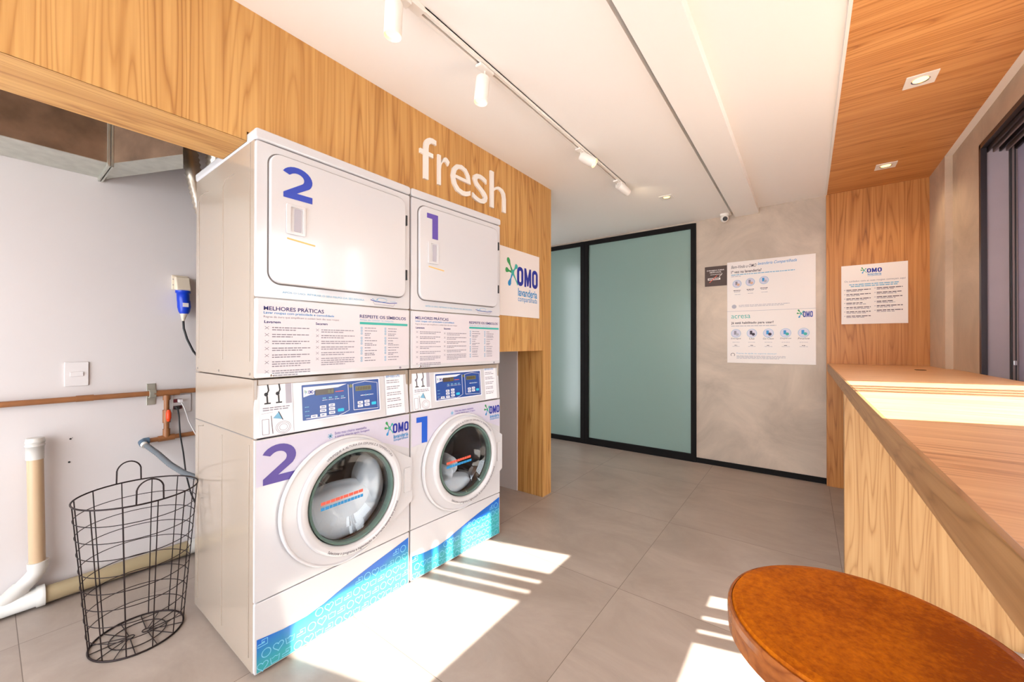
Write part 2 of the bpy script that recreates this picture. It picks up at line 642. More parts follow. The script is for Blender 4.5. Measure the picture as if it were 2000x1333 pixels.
def glyphs(s, bold, thick, shear):
    k = (s, bold, thick, shear)
    if k in _gc:
        return _gc[k]
    cu = bpy.data.curves.new('t', 'FONT')
    cu.body = s
    cu.size = 1.0
    cu.offset = bold
    cu.shear = shear
    cu.resolution_u = 3
    ob = bpy.data.objects.new('t', cu)
    COL.objects.link(ob)
    dg = bpy.context.evaluated_depsgraph_get()
    dg.update()
    me = bpy.data.meshes.new_from_object(ob.evaluated_get(dg))
    vs = [(v.co.x, v.co.y, 0.0) for v in me.vertices]
    fs = [list(p.vertices) for p in me.polygons]
    if thick:
        # solid letters: front, back and sides
        n = len(vs)
        edges = {}
        for f in fs:
            for i in range(len(f)):
                a, b = f[i], f[(i + 1) % len(f)]
                edges[(a, b)] = edges.get((a, b), 0) + 1
        side = []
        for (a, b) in edges:
            if (b, a) not in edges:
                side.append([a, b, n + b, n + a])
        vs = [(a, b, thick) for a, b, _ in vs] + [(a, b, 0.0) for a, b, _ in vs]
        fs = fs + [[n + i for i in f][::-1] for f in fs] + side
    bpy.data.objects.remove(ob)
    bpy.data.curves.remove(cu)
    bpy.data.meshes.remove(me)
    _gc[k] = (vs, fs)
    return _gc[k]


def tag(o, label=None, cat=None, group=None, kind=None):
    if label: o['label'] = label
    if cat: o['category'] = cat
    if group: o['group'] = group
    if kind: o['kind'] = kind
    return o


def empty(name, loc, rz=0.0):
    e = bpy.data.objects.new(name, None)
    e.location = loc
    e.rotation_euler = (0, 0, rz)
    e.empty_display_size = 0.1
    COL.objects.link(e)
    return e


def S(name, fn, bevel=0.0):
    b = MB()
    fn(b)
    o = b.build(name, bevel=bevel)
    o['kind'] = 'structure'
    return o


def rrect(x0, x1, z0, z1, r, n=6):
    out = []
    for cx, cz, a in ((x1 - r, z1 - r, 0), (x0 + r, z1 - r, 90), (x0 + r, z0 + r, 180), (x1 - r, z0 + r, 270)):
        for k in range(n + 1):
            t = math.radians(a + 90 * k / n)
            out.append((cx + r * math.cos(t), cz + r * math.sin(t)))
    return out


def circle(cx, cz, r, n=32, a0=0.0):
    return [(cx + r * math.cos(a0 + 2 * PI * k / n), cz + r * math.sin(a0 + 2 * PI * k / n)) for k in range(n)]


# ---------------------------------------------------------------- setting
CZ = 2.468        # main ceiling height
XF = -1.67        # face of the timber fascia
XW = 0.79         # right wall face
YB = 4.37         # back wall face
S('floor', lambda b: b.box(-3.4, 0.99, -1.6, 4.6, -0.10, 0.0, M_floor))
S('ground_outside', lambda b: b.box(0.99, 7, -8, 9, -0.25, -0.12, M_ground))
S('ceiling', lambda b: (b.box(XF - .245, -0.583, -1.6, YB + .1, CZ, 2.62, M_ceil), b.box(-3.4, XF - .245, 2.765, YB + .1, CZ, 2.62, M_ceil),
                        b.box(-0.357, 0.14, -1.6, YB + .1, 2.497, 2.62, M_ceil),
                        b.box(-0.583, -0.357, -1.6, YB + .1, 2.56, 2.62, M_ceil),
                        b.box(0.128, 0.1405, -1.6, 4.31, 2.486, 2.53, M_trimw)))
S('trim_1', lambda b: b.box(-0.556, -0.357, -1.6, YB, 2.444, 2.56, M_ceil), 0.001)
tag(S('ceiling_timber', lambda b: (b.box(0.1405, 0.753, -1.6, 4.313, 2.488, 2.53, M_wood_x),
                                    b.box(0.1405, 0.753, -1.6, 4.313, 2.53, 2.62, M_ceil))))
S('trim_2', lambda b: b.box(0.753, XW + .01, -1.6, 3.9, 2.486, 2.62, M_trimw))
S('ceiling_niche', lambda b: b.box(-3.0, XF - .05, -1.6, 2.75, 2.62, 2.8, M_concrete))


def wall_back(b):
    b.box(-0.905, 0.95, YB, YB + .12, 0, 2.62, M_concrete)
    b.box(-3.4, -0.905, YB + .06, YB + .12, 0, 2.62, M_concrete)
    b.box(-3.4, -0.905, YB, YB + .06, 2.445, 2.62, M_concrete)


S('wall_back', wall_back)
S('wall_column', lambda b: b.box(0.753, 0.93, 3.9, YB, 0, 2.62, M_concrete2))
S('baseboard_back', lambda b: b.box(-0.905, 0.136, YB - .012, YB, 0, 0.05, M_black))


def wall_left(b):
    b.box(-3.0, -2.88, -1.6, 2.75, 0, 2.8, M_niche)
    for y, z in ((0.256, 0.748), (0.252, 0.636), (0.262, 0.752)):
        b.lathe([(0.0, 0.002), (0.0042 if y != 0.262 else 0.0015, 0.002), (0.0042 if y != 0.262 else 0.0015, -0.002)], (-2.88, y, z), M_blackp, axis='x', n=10)


S('wall_left', wall_left)
S('wall_niche_end', lambda b: b.box(-2.88, -1.915, 2.635, 2.765, 0, 2.62, M_niche))
S('wall_corridor_left', lambda b: b.box(-3.4, -3.3, 2.75, 4.6, 0, 2.62, M_niche))


def wall_right(b):
    # openings: window y 1.484..3.39, z 0.06..2.34
    b.box(XW, 0.93, 3.39, 3.9, 0, 2.62, M_concrete2)
    b.box(XW, 0.93, 1.40, 3.39, 2.345, 2.62, M_concrete2)
    b.box(XW, 0.93, 1.40, 3.39, 0.0, 0.03, M_concrete2)
    b.box(XW, 0.93, -1.6, 1.40, 0, 2.62, M_concrete2)


S('wall_right', wall_right)


def wall_front(b):
    b.box(-3.0, 0.99, -1.6, -1.5, 2.3, 2.62, M_white)
    b.box(-3.0, -2.6, -1.6, -1.5, 0, 2.3, M_white)
    b.box(0.79, 0.99, -1.6, -1.5, 0, 2.3, M_white)


S('wall_front', wall_front)

# unseen front wall and glazing, set close behind the camera for more sky light
wf = empty('window_2', (0, -1.55, 0)); wf['kind'] = 'structure'
b = MB()
for x in (-2.6, -1.5, -0.4, 0.74):
    b.box(x, x + .05, -.02, .02, 0, 2.3, M_frame)
b.box(-2.6, .79, -.02, .02, 2.25, 2.3, M_frame); b.box(-2.6, .79, -.02, .02, 0, .05, M_frame)
b.build('window_frame', wf)
b = MB(); b.box(-2.55, .74, -.003, .003, .05, 2.25, M_glass); b.build('pane', wf)


# timber cladding (fascia with cut-out for the machines, end pillar)
def fascia(b):
    t = 0.02
    # left run, above the open niche
    b.box(XF - .245, XF, -1.6, 0.584, 1.971, CZ, M_wood_v)
    # above the machines
    b.box(XF - .245, XF, 0.584, 1.99, 2.0062, CZ, M_wood_v)
    # right of the machines down to the recess
    b.box(XF - .245, XF, 1.99, 2.645, 1.158, CZ, M_wood_v)


o = S('trim_3', fascia)
S('trim_4', lambda b: b.box(XF - .2451, XF - .0, -1.6, 0.584, 1.9705, 1.9725, M_wood_y))
S('trim_5', lambda b: b.box(XF - .245, XF, 2.645, 2.768, 0, CZ, M_wood_v), 0.001)
S('wall_timber_panel', lambda b: b.box(0.136, 0.753, 4.312, YB, 0, 2.49, M_wood_v2))


# right window
def win():
    e = empty('window_1', (0.93, 0, 0)); e['kind'] = 'structure'
    b = MB()
    # dark lining of the opening on the room side
    b.box(-.142, -.118, 3.362, 3.392, .03, 2.345, M_frame)
    b.box(-.142, -.118, 1.40, 3.39, 2.318, 2.347, M_frame)
    b.build('lining', e, bevel=.001)
    b = MB()
    b.box(-.118, -.03, 3.383, 3.392, .03, 2.345, M_reveal)
    b.build('reveal', e)
    b = MB()
    for i, x in enumerate((-.116, -.092, -.068, -.044, -.018)):
        b.box(x, x + .008, 1.40, 3.385, 2.296 - .004 * i, 2.34, M_frame if i % 2 == 0 else M_mull)
    b.box(-.118, .02, 1.40, 3.385, 2.328, 2.344, M_blackp)
    b.build('track', e)
    b = MB()
    b.box(-.034, -.028, 3.362, 3.385, .03, 2.33, M_blackp)
    b.box(-.028, -.018, 3.368, 3.385, .03, 2.33, M_mull)
    b.box(-.018, -.013, 3.364, 3.385, .03, 2.33, M_blackp)
    b.box(-.013, -.007, 3.366, 3.385, .03, 2.33, M_mull)
    b.build('jamb_frame', e, bevel=.001)
    b = MB(); b.box(-.026, -.014, 3.357, 3.368, 1.10, 1.125, M_chrome); b.build('latch', e, bevel=.001)
    b = MB(); b.box(-.006, -.002, 2.62, 3.385, .03, 2.33, M_sheet); b.build('film_pane', e)
    b = MB(); b.box(-.004, .002, 1.40, 2.62, .06, 2.30, M_glass); b.build('pane', e)
    for y0, y1 in ((2.32, 2.396), (2.219, 2.289), (2.124, 2.191), (1.40, 1.484), (2.625, 2.68)):
        b = MB(); b.box(-.010, .010, y0, y1, .03, 2.33, M_frame); b.build('stile', e, bevel=.001)
    b = MB(); b.box(-.012, .012, 1.40, 3.385, .03, .075, M_frame); b.build('sill_rail', e)


win()

# glazed partition at the back: two frosted panes in black frames
def partition():
    e = empty('door_1', (0, YB, 0)); e['kind'] = 'structure'
    b = MB()
    b.box(-0.955, -0.905, -.02, .05, 0, 2.447, M_black)
    b.box(-2.115, -0.955, -.02, .05, 2.397, 2.447, M_black)
    b.box(-2.115, -0.955, -.02, .05, 0, .078, M_black)
    b.box(-2.155, -2.108, -.02, .05, 0, 2.447, M_black)
    b.build('frame', e, bevel=.002)
    b = MB(); b.box(-2.108, -0.955, .005, .02, .078, 2.397, M_frost); b.build('pane', e)
    e = empty('door_2', (0, YB, 0)); e['kind'] = 'structure'
    b = MB()
    b.box(-2.207, -2.157, -.02, .05, 0, 2.447, M_black)
    b.box(-3.3, -2.207, -.02, .05, 2.397, 2.447, M_black)
    b.box(-3.3, -2.207, -.02, .05, 0, .056, M_black)
    b.build('frame', e, bevel=.002)
    b = MB(); b.box(-3.3, -2.207, .005, .02, .056, 2.397, M_frost); b.build('pane', e)


partition()
# ---------------------------------------------------------------- printed marks
def splash(b, cx, cz, s, y, dark=False):
    arms = [(122, 1.0, M_green), (172, .75, M_green), (48, .72, M_teal), (245, .95, M_cyan), (308, .9, M_teal)]
    for an, ln, m_ in arms:
        if dark:
            m_ = M_dtext
        t = math.radians(an)
        d = Vector((math.cos(t), math.sin(t)))
        n = Vector((-d.y, d.x))
        P = [(0.0, .10), (.45, .05), (.62, .10), (.78, .16), (.92, .14), (1.0, .05)]
        if an == 308:
            P = [(0, .10), (.5, .05), (.9, .06), (1.0, .10)]
        pts = [Vector((cx, cz)) + d * (p * ln * s) + n * (w * s) for p, w in P] + [Vector((cx, cz)) + d * (p * ln * s) - n * (w * s) for p, w in P[::-1]]
        b.flat([(p.x, p.y) for p in pts], y, m_)
    b.flat(circle(cx, cz, s * .16, 12), y - .0002, M_dtext if dark else M_teal)


def omo(b, x0, x1, z0, z1, y, sub=True):
    """splash + heavy condensed letters, two small lines below"""
    w, h = x1 - x0, z1 - z0
    top = z1 - .05 * h
    lh = (.50 if sub else .9) * h
    zb = top - lh
    lx0 = x0 + .36 * w
    lw = (x1 - lx0)
    splash(b, x0 + .235 * w, top - lh * .38, lh * .82, y)
    ow, g = lw * .29, lw * .045
    for k in (0, 2):
        a = lx0 + (ow + g) * (0 if k == 0 else 1) + (0 if k == 0 else lw * .33)
        a = lx0 if k == 0 else x1 - ow
        r = ow * .45
        b.ring(rrect(a, a + ow, zb, top, r, 5), rrect(a + ow * .33, a + ow * .67, zb + lh * .2, top - lh * .2, ow * .15, 5), y, y + .0003, M_omo)
    a0, a1 = lx0 + ow + g, x1 - ow - g
    mw = a1 - a0
    s_ = mw * .27
    b.flat([(a0, zb), (a0 + s_, zb), (a0 + s_, top), (a0, top)], y, M_omo)
    b.flat([(a1 - s_, zb), (a1, zb), (a1, top), (a1 - s_, top)], y, M_omo)
    mid = (a0 + a1) / 2
    b.flat([(a0 + s_ * .2, top), (mid - s_ * .35, zb + lh * .05), (mid + s_ * .35, zb + lh * .05), (a1 - s_ * .2, top), (a1 - s_ * 1.0, top), (mid, zb + lh * .5), (a0 + s_ * 1.0, top)], y - .0001, M_omo)
    if sub:
        b.text('lavanderia', lx0 + .03 * w, x1 - .02 * w, zb - .27 * h, zb - .06 * h, y, M_cyan, bold=.02)
        b.text('compartilhada', lx0 + .03 * w, x1 - .02 * w, z0, zb - .27 * h, y, M_cyan, bold=.005)


def stack_text_panel(b, y, w):
    k = w / .70
    X = lambda a: a * k
    b.text('MELHORES PRÁTICAS', X(.029), X(.256), 1.340, 1.359, y, M_navy, bold=.015)
    b.text('Lavar roupas com praticidade e comodidade', X(.029), X(.300), 1.324, 1.336, y, M_cyan, bold=.01)
    b.text('Regras de ouro que simplificam e cuidam bem das suas roupas', X(.029), X(.322), 1.310, 1.320, y, M_greyp)
    b.text('Lavagem', X(.031), X(.088), 1.289, 1.302, y, M_navy, bold=.02)
    b.text('Secagem', X(.222), X(.272), 1.289, 1.302, y, M_navy, bold=.02)
    b.text('RESPEITE OS SÍMBOLOS', X(.420), X(.674), 1.331, 1.349, y, M_navy, bold=.015)
    b.text('Antes de colocar na máquina', X(.420), X(.60), 1.316, 1.327, y, M_ltext)
    b.rect(X(.420), X(.684), 1.302, 1.313, y, M_teal)
    z = 1.276
    for i in range(7):
        n = 2 if i < 5 else 3
        b.stroke([(X(.033), z + .004), (X(.047), z - .007)], .0015, y, M_greyp)
        b.stroke([(X(.047), z + .004), (X(.033), z - .007)], .0015, y, M_greyp)
        for j in range(n):
            b.dashes(X(.058), X(.20 - (j == n - 1) * random.uniform(.02, .09)), z - j * .0085, .0036, y, M_greyp, .016)
        z -= .0085 * n + .0088
    z = 1.272
    for i in range(6):
        n = 2 if i < 5 else 4
        b.stroke([(X(.223), z + .004), (X(.235), z - .006)], .0014, y, M_greyp)
        b.stroke([(X(.235), z + .004), (X(.223), z - .006)], .0014, y, M_greyp)
        for j in range(n):
            b.dashes(X(.245), X(.395 - (j == n - 1) * random.uniform(.03, .10)), z - j * .0085, .0036, y, M_greyp, .016)
        z -= .0085 * n + .0066
    for x0 in (.425, .550):
        z = 1.286
        for i in range(11):
            b.ring(rrect(X(x0), X(x0 + .009), z - .0045, z + .0045, .001, 1), rrect(X(x0 + .0022), X(x0 + .0068), z - .0022, z + .0022, .0005, 1), y, y + .0002, M_ltext)
            b.dashes(X(x0 + .020), X(x0 + random.uniform(.045, .088)), z, .0036, y, M_greyp, .014)
            if i % 3 == 2:
                z -= .0075
                b.dashes(X(x0 + .020), X(x0 + random.uniform(.045, .088)), z, .0036, y, M_greyp, .014)
            z -= .0125


def big_two(b, x0, x1, z0, z1, y, material):
    w, h = x1 - x0, z1 - z0
    # heavy geometric 2 as one outline
    out = []
    cx, cz = .50, .665
    for k in range(0, 15):      # outer bowl from left end over the top to the right
        t = math.radians(158 - k * (158 + 38) / 14)
        out.append((cx + .50 * math.cos(t) * 1.0, .655 + .345 * math.sin(t)))
    out += [(.48, .20), (1.0, .20), (1.0, 0), (.05, 0), (.05, .155)]
    inn = []
    for k in range(0, 13):
        t = math.radians(-42 + k * (150 + 42) / 12)
        inn.append((.485 + .235 * math.cos(t), .650 + .165 * math.sin(t)))
    poly = out + inn[:-1] + [(.245, .715)]
    b.flat([(x0 + a * w, z0 + c * h) for a, c in poly], y, material)


def big_one(b, x0, x1, z0, z1, y, material):
    w, h = x1 - x0, z1 - z0
    poly = [(0, 1), (1, 1), (1, 0), (.48, 0), (.48, .80), (0, .80)]
    b.flat([(x0 + a * w, z0 + c * h) for a, c in poly], y, material)


def outline_icon(b, kind, cx, cz, s, y, material):
    if kind == 0:      # heart
        pts = []
        for k in range(20):
            t = 2 * PI * k / 20
            pts.append((cx + s * .058 * 16 * math.sin(t) ** 3 * .62, cz + s * .058 * .62 * (13 * math.cos(t) - 5 * math.cos(2 * t) - 2 * math.cos(3 * t) - math.cos(4 * t))))
    elif kind == 1:    # round
        pts = circle(cx, cz, s * .48, 16)
    elif kind == 2:    # iron shape
        pts = [(cx - s * .55, cz - s * .3), (cx + s * .5, cz - s * .3), (cx + s * .5, cz + s * .35), (cx - s * .1, cz + s * .35), (cx - s * .1, cz + s * .1), (cx + s * .2, cz + s * .1), (cx + s * .2, cz - s * .02), (cx - s * .5, cz - s * .02)]
    else:              # basin
        pts = [(cx - s * .5, cz + s * .35), (cx - s * .4, cz - s * .35), (cx + s * .4, cz - s * .35), (cx + s * .5, cz + s * .35), (cx + s * .25, cz + s * .22), (cx, cz + s * .35), (cx - s * .25, cz + s * .22)]
    b.stroke(pts, s * .09, y, material, closed=True)


# ---------------------------------------------------------------- laundry machines
DEP = 0.665


def washer(num, w, loc, rz, label, foam):
    e = empty('washing_machine', loc, rz)
    tag(e, label, 'washing machine')
    k = w / .70
    # cabinet: a hollow shell, open at the front
    b = MB()
    t = .015
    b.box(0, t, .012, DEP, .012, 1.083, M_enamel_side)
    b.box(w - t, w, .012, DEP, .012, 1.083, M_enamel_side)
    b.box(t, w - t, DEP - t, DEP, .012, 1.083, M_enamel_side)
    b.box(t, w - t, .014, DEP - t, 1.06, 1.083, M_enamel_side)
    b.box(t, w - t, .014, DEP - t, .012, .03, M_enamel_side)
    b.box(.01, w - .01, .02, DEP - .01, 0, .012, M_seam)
    b.build('cabinet', e, bevel=.003)
    b = MB()
    for yy in (.62, .32, .045):
        b.tube([(-.0005, yy, .06), (-.0005, yy, .84)], .0022, M_enamel_side, 6)
    b.tube([(-.0005, .62, .84), (-.0005, .55, .85)], .0022, M_enamel_side, 6)
    b.box(-.0012, .002, .013, DEP, .8665, .8700, M_seam)
    b.build('side_trim', e)
    # lower panel with wave print
    b = MB()
    b.prism(rrect(.002, w - .002, .012, .268, .006, 3), 0, .02, M_enamel)
    lp = b.build('lower_panel', e, bevel=.002)
    b = MB()
    top = [(.010, .137), (.10, .126), (.19, .127), (.26, .140), (.32, .157), (.40, .178), (.507, .203), (.60, .222), (.692, .243)]
    poly = [(.010, .016), (.692, .016)] + top[::-1]
    b.flat([(a * k, c) for a, c in poly], -.0008, M_wave)
    i = 0
    for r in range(5):
        x = .03 + (r % 2) * .012
        while x < .68:
            z = .032 + r * .042
            lim = next(c0 + (c1 - c0) * (x - a0) / (a1 - a0) for (a0, c0), (a1, c1) in zip(top, top[1:]) if a0 <= x <= a1) if x < .69 else 0
            if z + .018 < lim:
                outline_icon(b, (i * 7 + r) % 4, x * k, z, .032, -.0014, M_waveline)
            i += 1
            x += .042
    b.build('wave_sticker', lp)
    # front panel with the round hole
    CX, CZ_ = .390 * k, .548
    CXO = .350 * k
    R = .213
    b = MB()
    N = 48
    outer = []
    for q in range(N):
        a = 2 * PI * q / N
        dx, dz = math.cos(a), math.sin(a)
        tx = ((w - .002 - CX) / dx) if dx > 1e-6 else ((.002 - CX) / dx if dx < -1e-6 else 1e9)
        tz = ((.862 - CZ_) / dz) if dz > 1e-6 else ((.273 - CZ_) / dz if dz < -1e-6 else 1e9)
        tt = min(tx, tz)
        outer.append((CX + dx * tt, CZ_ + dz * tt))
    # add true corners by snapping nearest vertices
    for cxx, czz in ((.002, .273), (w - .002, .273), (.002, .862), (w - .002, .862)):
        j = min(range(N), key=lambda q: (outer[q][0] - cxx) ** 2 + (outer[q][1] - czz) ** 2)
        outer[j] = (cxx, czz)
    b.ring(outer, circle(CX, CZ_, R, N), 0, .02, M_enamel)
    fp = b.build('front_panel', e)
    b = MB()
    sw = [(.006, .690), (.10, .700), (.20, .735), (.32, .775), (.42, .785), (.55, .745), (.694, .690)]
    b.flat([(a * k, c) for a, c in [(.006, .690)] + sw[1:] + [(.694, .858), (.006, .858)]], -.0008, M_lav)
    if num == 2:
        big_two(b, .022 * k, .146 * k, .692, .836, -.0016, M_violet)
    else:
        big_one(b, .036 * k, .108 * k, .700, .835, -.0016, M_blue1)
    omo(b, .545 * k, .692 * k, .738, .832, -.0016)
    for q in range(3):
        t_ = math.radians(60 * q + 15)
        b.stroke([(.285 * k - .011 * math.cos(t_), .827 - .011 * math.sin(t_)), (.285 * k + .011 * math.cos(t_), .827 + .011 * math.sin(t_))], .004, -.0016, M_ltext)
    b.text('Evite mau cheiro: mantenha', .305 * k, .455 * k, .829, .841, -.0016, M_purple1)
    b.text('a porta aberta após lavagem', .305 * k, .470 * k, .814, .826, -.0016, M_purple1)
    b.build('printed_sticker', fp)
    # control panel, tilted back
    b = MB()
    dz0, dz1, dy = .868, 1.081, .018
    prof = [(0.0, dz0), (dy, dz1), (dy + .02, dz1), (.02, dz0)]
    b.prism(prof, .002, w - .002, M_enamel, plane='yz')
    cp = b.build('control_panel', e, bevel=.003)
    Mt = Matrix(((1, 0, 0, 0), (0, 1, dy / (dz1 - dz0), -dy / (dz1 - dz0) * dz0), (0, 0, 1, 0), (0, 0, 0, 1)))
    b = MB(Mt)
    y0 = -.001
    b.ring(rrect(.166 * k, .532 * k, .903, 1.054, .004, 2), rrect(.172 * k, .526 * k, .908, 1.049, .003, 2), y0 - .002, y0 + .001, M_key)
    b.flat(rrect(.172 * k, .526 * k, .908, 1.049, .003, 2), y0 - .0005, M_panelb)
    y1 = y0 - .0012
    y2 = y0 - .0018
    b.stroke([(.186 * k, .914), (.30 * k, .912), (.322 * k, .908), (.345 * k, .914), (.372 * k, .924), (.372 * k, 1.036)], .0025, y1, M_key)
    b.stroke([(.395 * k, .922), (.518 * k, .916), (.518 * k, 1.034), (.455 * k, 1.044), (.395 * k, 1.036), (.395 * k, .922)], .0025, y1, M_key)
    b.flat([(.178 * k, 1.006), (.178 * k, 1.040), (.366 * k, 1.040), (.325 * k, 1.028), (.26 * k, 1.026), (.222 * k, 1.022), (.222 * k, 1.008)], y1, M_key)
    b.flat([(.178 * k, 1.040), (.222 * k, 1.040), (.222 * k, 1.012), (.178 * k, 1.000)], y2, M_key)
    splash(b, .189 * k, 1.020, .009, y2 - .0003)
    b.text('OMO', .198 * k, .218 * k, 1.012, 1.026, y2 - .0003, M_omo, bold=.03)
    b.rect(.226 * k, .306 * k, 1.003, 1.026, y2 - .0002, M_lcd2)
    b.text('8:8', .28 * k, .304 * k, 1.007, 1.022, y2 - .0005, M_lcd)
    b.rect(.312 * k, .350 * k, 1.009, 1.012, y2, M_redor)
    b.flat(circle(.384 * k, 1.028, .008, 14), y2, M_lcd)
    b.rect(.406 * k, .486 * k, 1.003, 1.024, y2, M_lcd)
    for q in range(9):
        b.rect((.410 + q * .0082) * k, (.4155 + q * .0082) * k, 1.006, 1.021, y2 - .0003, M_lcd2)
    for q in range(4):
        b.dashes((.256 + q * .027) * k, (.272 + q * .027) * k, .988, .006, y2, M_ltext, .01)
        b.dashes((.254 + q * .027) * k, (.276 + q * .027) * k, .980, .002, y2, M_key, .01)
    keys = [(.243, .953), (.281, .956), (.243, .938), (.281, .941), (.205, .920), (.243, .921), (.281, .925)]
    for kx, kz in keys:
        b.flat(rrect((kx) * k, (kx + .027) * k, kz - .006, kz + .006, .002, 2), y2, M_key)
        b.dashes((kx + .006) * k, (kx + .021) * k, kz, .003, y2 - .0003, M_panelb, .01)
    b.flat(rrect(.320 * k, .348 * k, .924, .937, .003, 2), y2, M_keyc)
    for kx, kz in ((.414, .951), (.448, .953), (.414, .936), (.448, .938)):
        b.flat(rrect(kx * k, (kx + .026) * k, kz - .006, kz + .006, .002, 2), y2, M_key)
        b.dashes((kx + .006) * k, (kx + .020) * k, kz, .003, y2 - .0003, M_panelb, .01)
    b.flat(rrect(.484 * k, .508 * k, .934, .947, .003, 2), y2, M_keyc)
    for q in range(3):
        b.dashes(.182 * k, .200 * k, .960 - q * .017, .003, y2, M_ltext, .01)
    b.dashes(.43 * k, .495 * k, .982, .003, y2, M_key, .015)
    b.flat(circle(.456 * k, .982, .004, 8), y2 - .0002, M_ltext)
    b.flat(circle(.474 * k, .982, .004, 8), y2 - .0002, M_ltext)
    b.build('keypad', cp)
    b = MB(Mt)
    # instruction sticker on the left: two taps and a door drawing
    b.rect(.020 * k, .138 * k, .874, 1.077, y0, M_print)
    b.rect(.112 * k, .134 * k, .985, 1.074, y0 - .0003, M_lgrey)
    b.stroke([(.138 * k, .874), (.138 * k, 1.077)], .001, y0 - .0005, M_greyp)
    for hx in (.048, .088):
        b.stroke([(hx * k, 1.068), ((hx + .004) * k, 1.04), ((hx - .002) * k, 1.028)], .005, y1, M_blackp)
        b.flat(circle((hx - .005) * k, 1.026, .007, 10), y1, M_greyp if num == 1 else M_blackp)
        b.stroke([((hx - .002) * k, 1.02), ((hx - .001) * k, .994)], .005, y1, M_blackp)
        b.stroke([((hx - .012) * k, .992), ((hx + .01) * k, .992)], .005, y1, M_blackp)
    for q in range(2):
        b.dashes(.03 * k, (.125 - q * .0) * k, .975 - q * .008, .0035, y1, M_greyp, .02)
    b.stroke([(.024 * k, .955), (.064 * k, .958)], .001, y1, M_greyp)
    b.ring(rrect(.026 * k, .050 * k, .878, .935, .002, 2), rrect(.0275 * k, .0485 * k, .8795, .9335, .0015, 2), y1, y1 + .0003, M_greyp)
    b.stroke([(.058 * k, .945), (.062 * k, .878)], .002, y1, M_dtext)
    b.flat([(.064 * k, .935), (.086 * k, .958), (.098 * k, .928)], y1, M_ltext)
    b.stroke([(.084 * k, .958), (.099 * k, .925)], .003, y1, M_dtext)
    for rr in (.030, .024, .016):
        b.stroke([(.100 * k + rr * math.cos(t_) * .9, .897 + rr * math.sin(t_) * .75) for t_ in [2 * PI * q / 20 for q in range(20)]], .0012, y1, M_greyp, closed=True)
    # small price list on the right
    b.rect(.560 * k, .672 * k, .872, 1.076, y0, M_print)
    b.ring(rrect(.560 * k, .672 * k, .872, 1.076, .002, 1), rrect(.561 * k, .671 * k, .873, 1.075, .002, 1), y1, y1 + .0002, M_lgrey)
    b.text('Bem-Vindo à OMO', .568 * k, .650 * k, 1.050, 1.066, y1, M_cyan, shear=.3)
    z = 1.036
    for q in range(15):
        if q % 3 != 2:
            b.dashes(.570 * k, (.655 - random.uniform(0, .02)) * k, z, .0035, y1, M_greyp, .02)
        z -= .0098
    b.build('instruction_sticker', cp)
    # door: round bezel with a tail towards the hinge side
    b = MB()
    RO = .270
    pts = []
    a_t, a_b = 52, -50
    for q in range(0, 41):
        t_ = math.radians(a_t + (360 - a_t + a_b) * q / 40)
        pts.append((CXO + RO * math.cos(t_), CZ_ + RO * math.sin(t_)))
    # tail
    tail = [(.60 * k, .372), (.704 * k, .425), (.704 * k, .640), (.60 * k, .700)]
    outl = pts + tail
    N2 = 60

    def resample(P, n):
        L_ = [0]
        for i in range(len(P)):
            a, c = P[i], P[(i + 1) % len(P)]
            L_.append(L_[-1] + math.dist(a, c))
        out = []
        for q in range(n):
            s = L_[-1] * q / n
            i = max(j for j in range(len(P)) if L_[j] <= s)
            f = (s - L_[i]) / (L_[i + 1] - L_[i])
            a, c = P[i], P[(i + 1) % len(P)]
            out.append((a[0] + (c[0] - a[0]) * f, a[1] + (c[1] - a[1]) * f))
        return out
    O = resample(outl, N2)
    I = []
    for p in O:
        t_ = math.atan2(p[1] - CZ_, p[0] - CX)
        I.append((CX + .222 * math.cos(t_), CZ_ + .222 * math.sin(t_)))
    b.ring(O, I, -.016, -.002, M_enamel)
    # raised bezel ring
    pr = [(.246, -.012), (.244, -.024), (.239, -.029), (.236, -.030), (.219, -.030), (.212, -.027), (.205, -.018), (.203, .0), (.203, .02), (.212, .02), (.22, -.004)]
    b.lathe(pr, (CX, 0, CZ_), M_enamel, axis='y', n=64)
    b.lathe([(.2705, -.004), (.2705, -.017), (.267, -.022), (.262, -.022), (.258, -.016)], (CXO, 0, CZ_), M_enamel, axis='y', n=64)
    dr = b.build('door', e, bevel=.0015)
    dr['label'] = 'round door with white bezel ring'
    b = MB()
    b.arctext('VERIFIQUE A ALTURA DA ESPUMA E A TEMPERATURA', CX, CZ_, .2225, math.radians(126), math.radians(36), .0105, -.0304, M_dtext)
    b.arctext('Selecione o programa e higienização da borracha sempre que possível', CX, CZ_, .2345, math.radians(236), math.radians(338), .0115, -.0304, M_dtext, bold=.01, inward=True)
    b.build('lettering', dr)
    b = MB()
    b.prism(rrect(.652 * k, .694 * k, .480, .600, .006, 3), -.021, -.014, M_enamel)
    b.build('door_handle', dr, bevel=.002)
    b = MB()
    b.lathe([(.203, .02), (.200, -.016), (.194, -.020), (.189, -.016), (.188, .02)], (CX, 0, CZ_), M_gasket, axis='y', n=64)
    b.lathe([(.188, .022), (.186, .010), (.200, .022), (.212, .040), (.214, .075), (.222, .09)], (CX, 0, CZ_), M_rubber, axis='y', n=64)
    b.build('gasket', dr)
    b = MB()
    b.lathe([(.188, -.010), (.17, .004), (.14, .018), (.10, .028), (.05, .033), (.0005, .035)], (CX, 0, CZ_), M_door_glass, axis='y', n=64)
    g = b.build('door_glass', dr)
    g['label'] = 'bowl-shaped clear glass'
    b = MB()
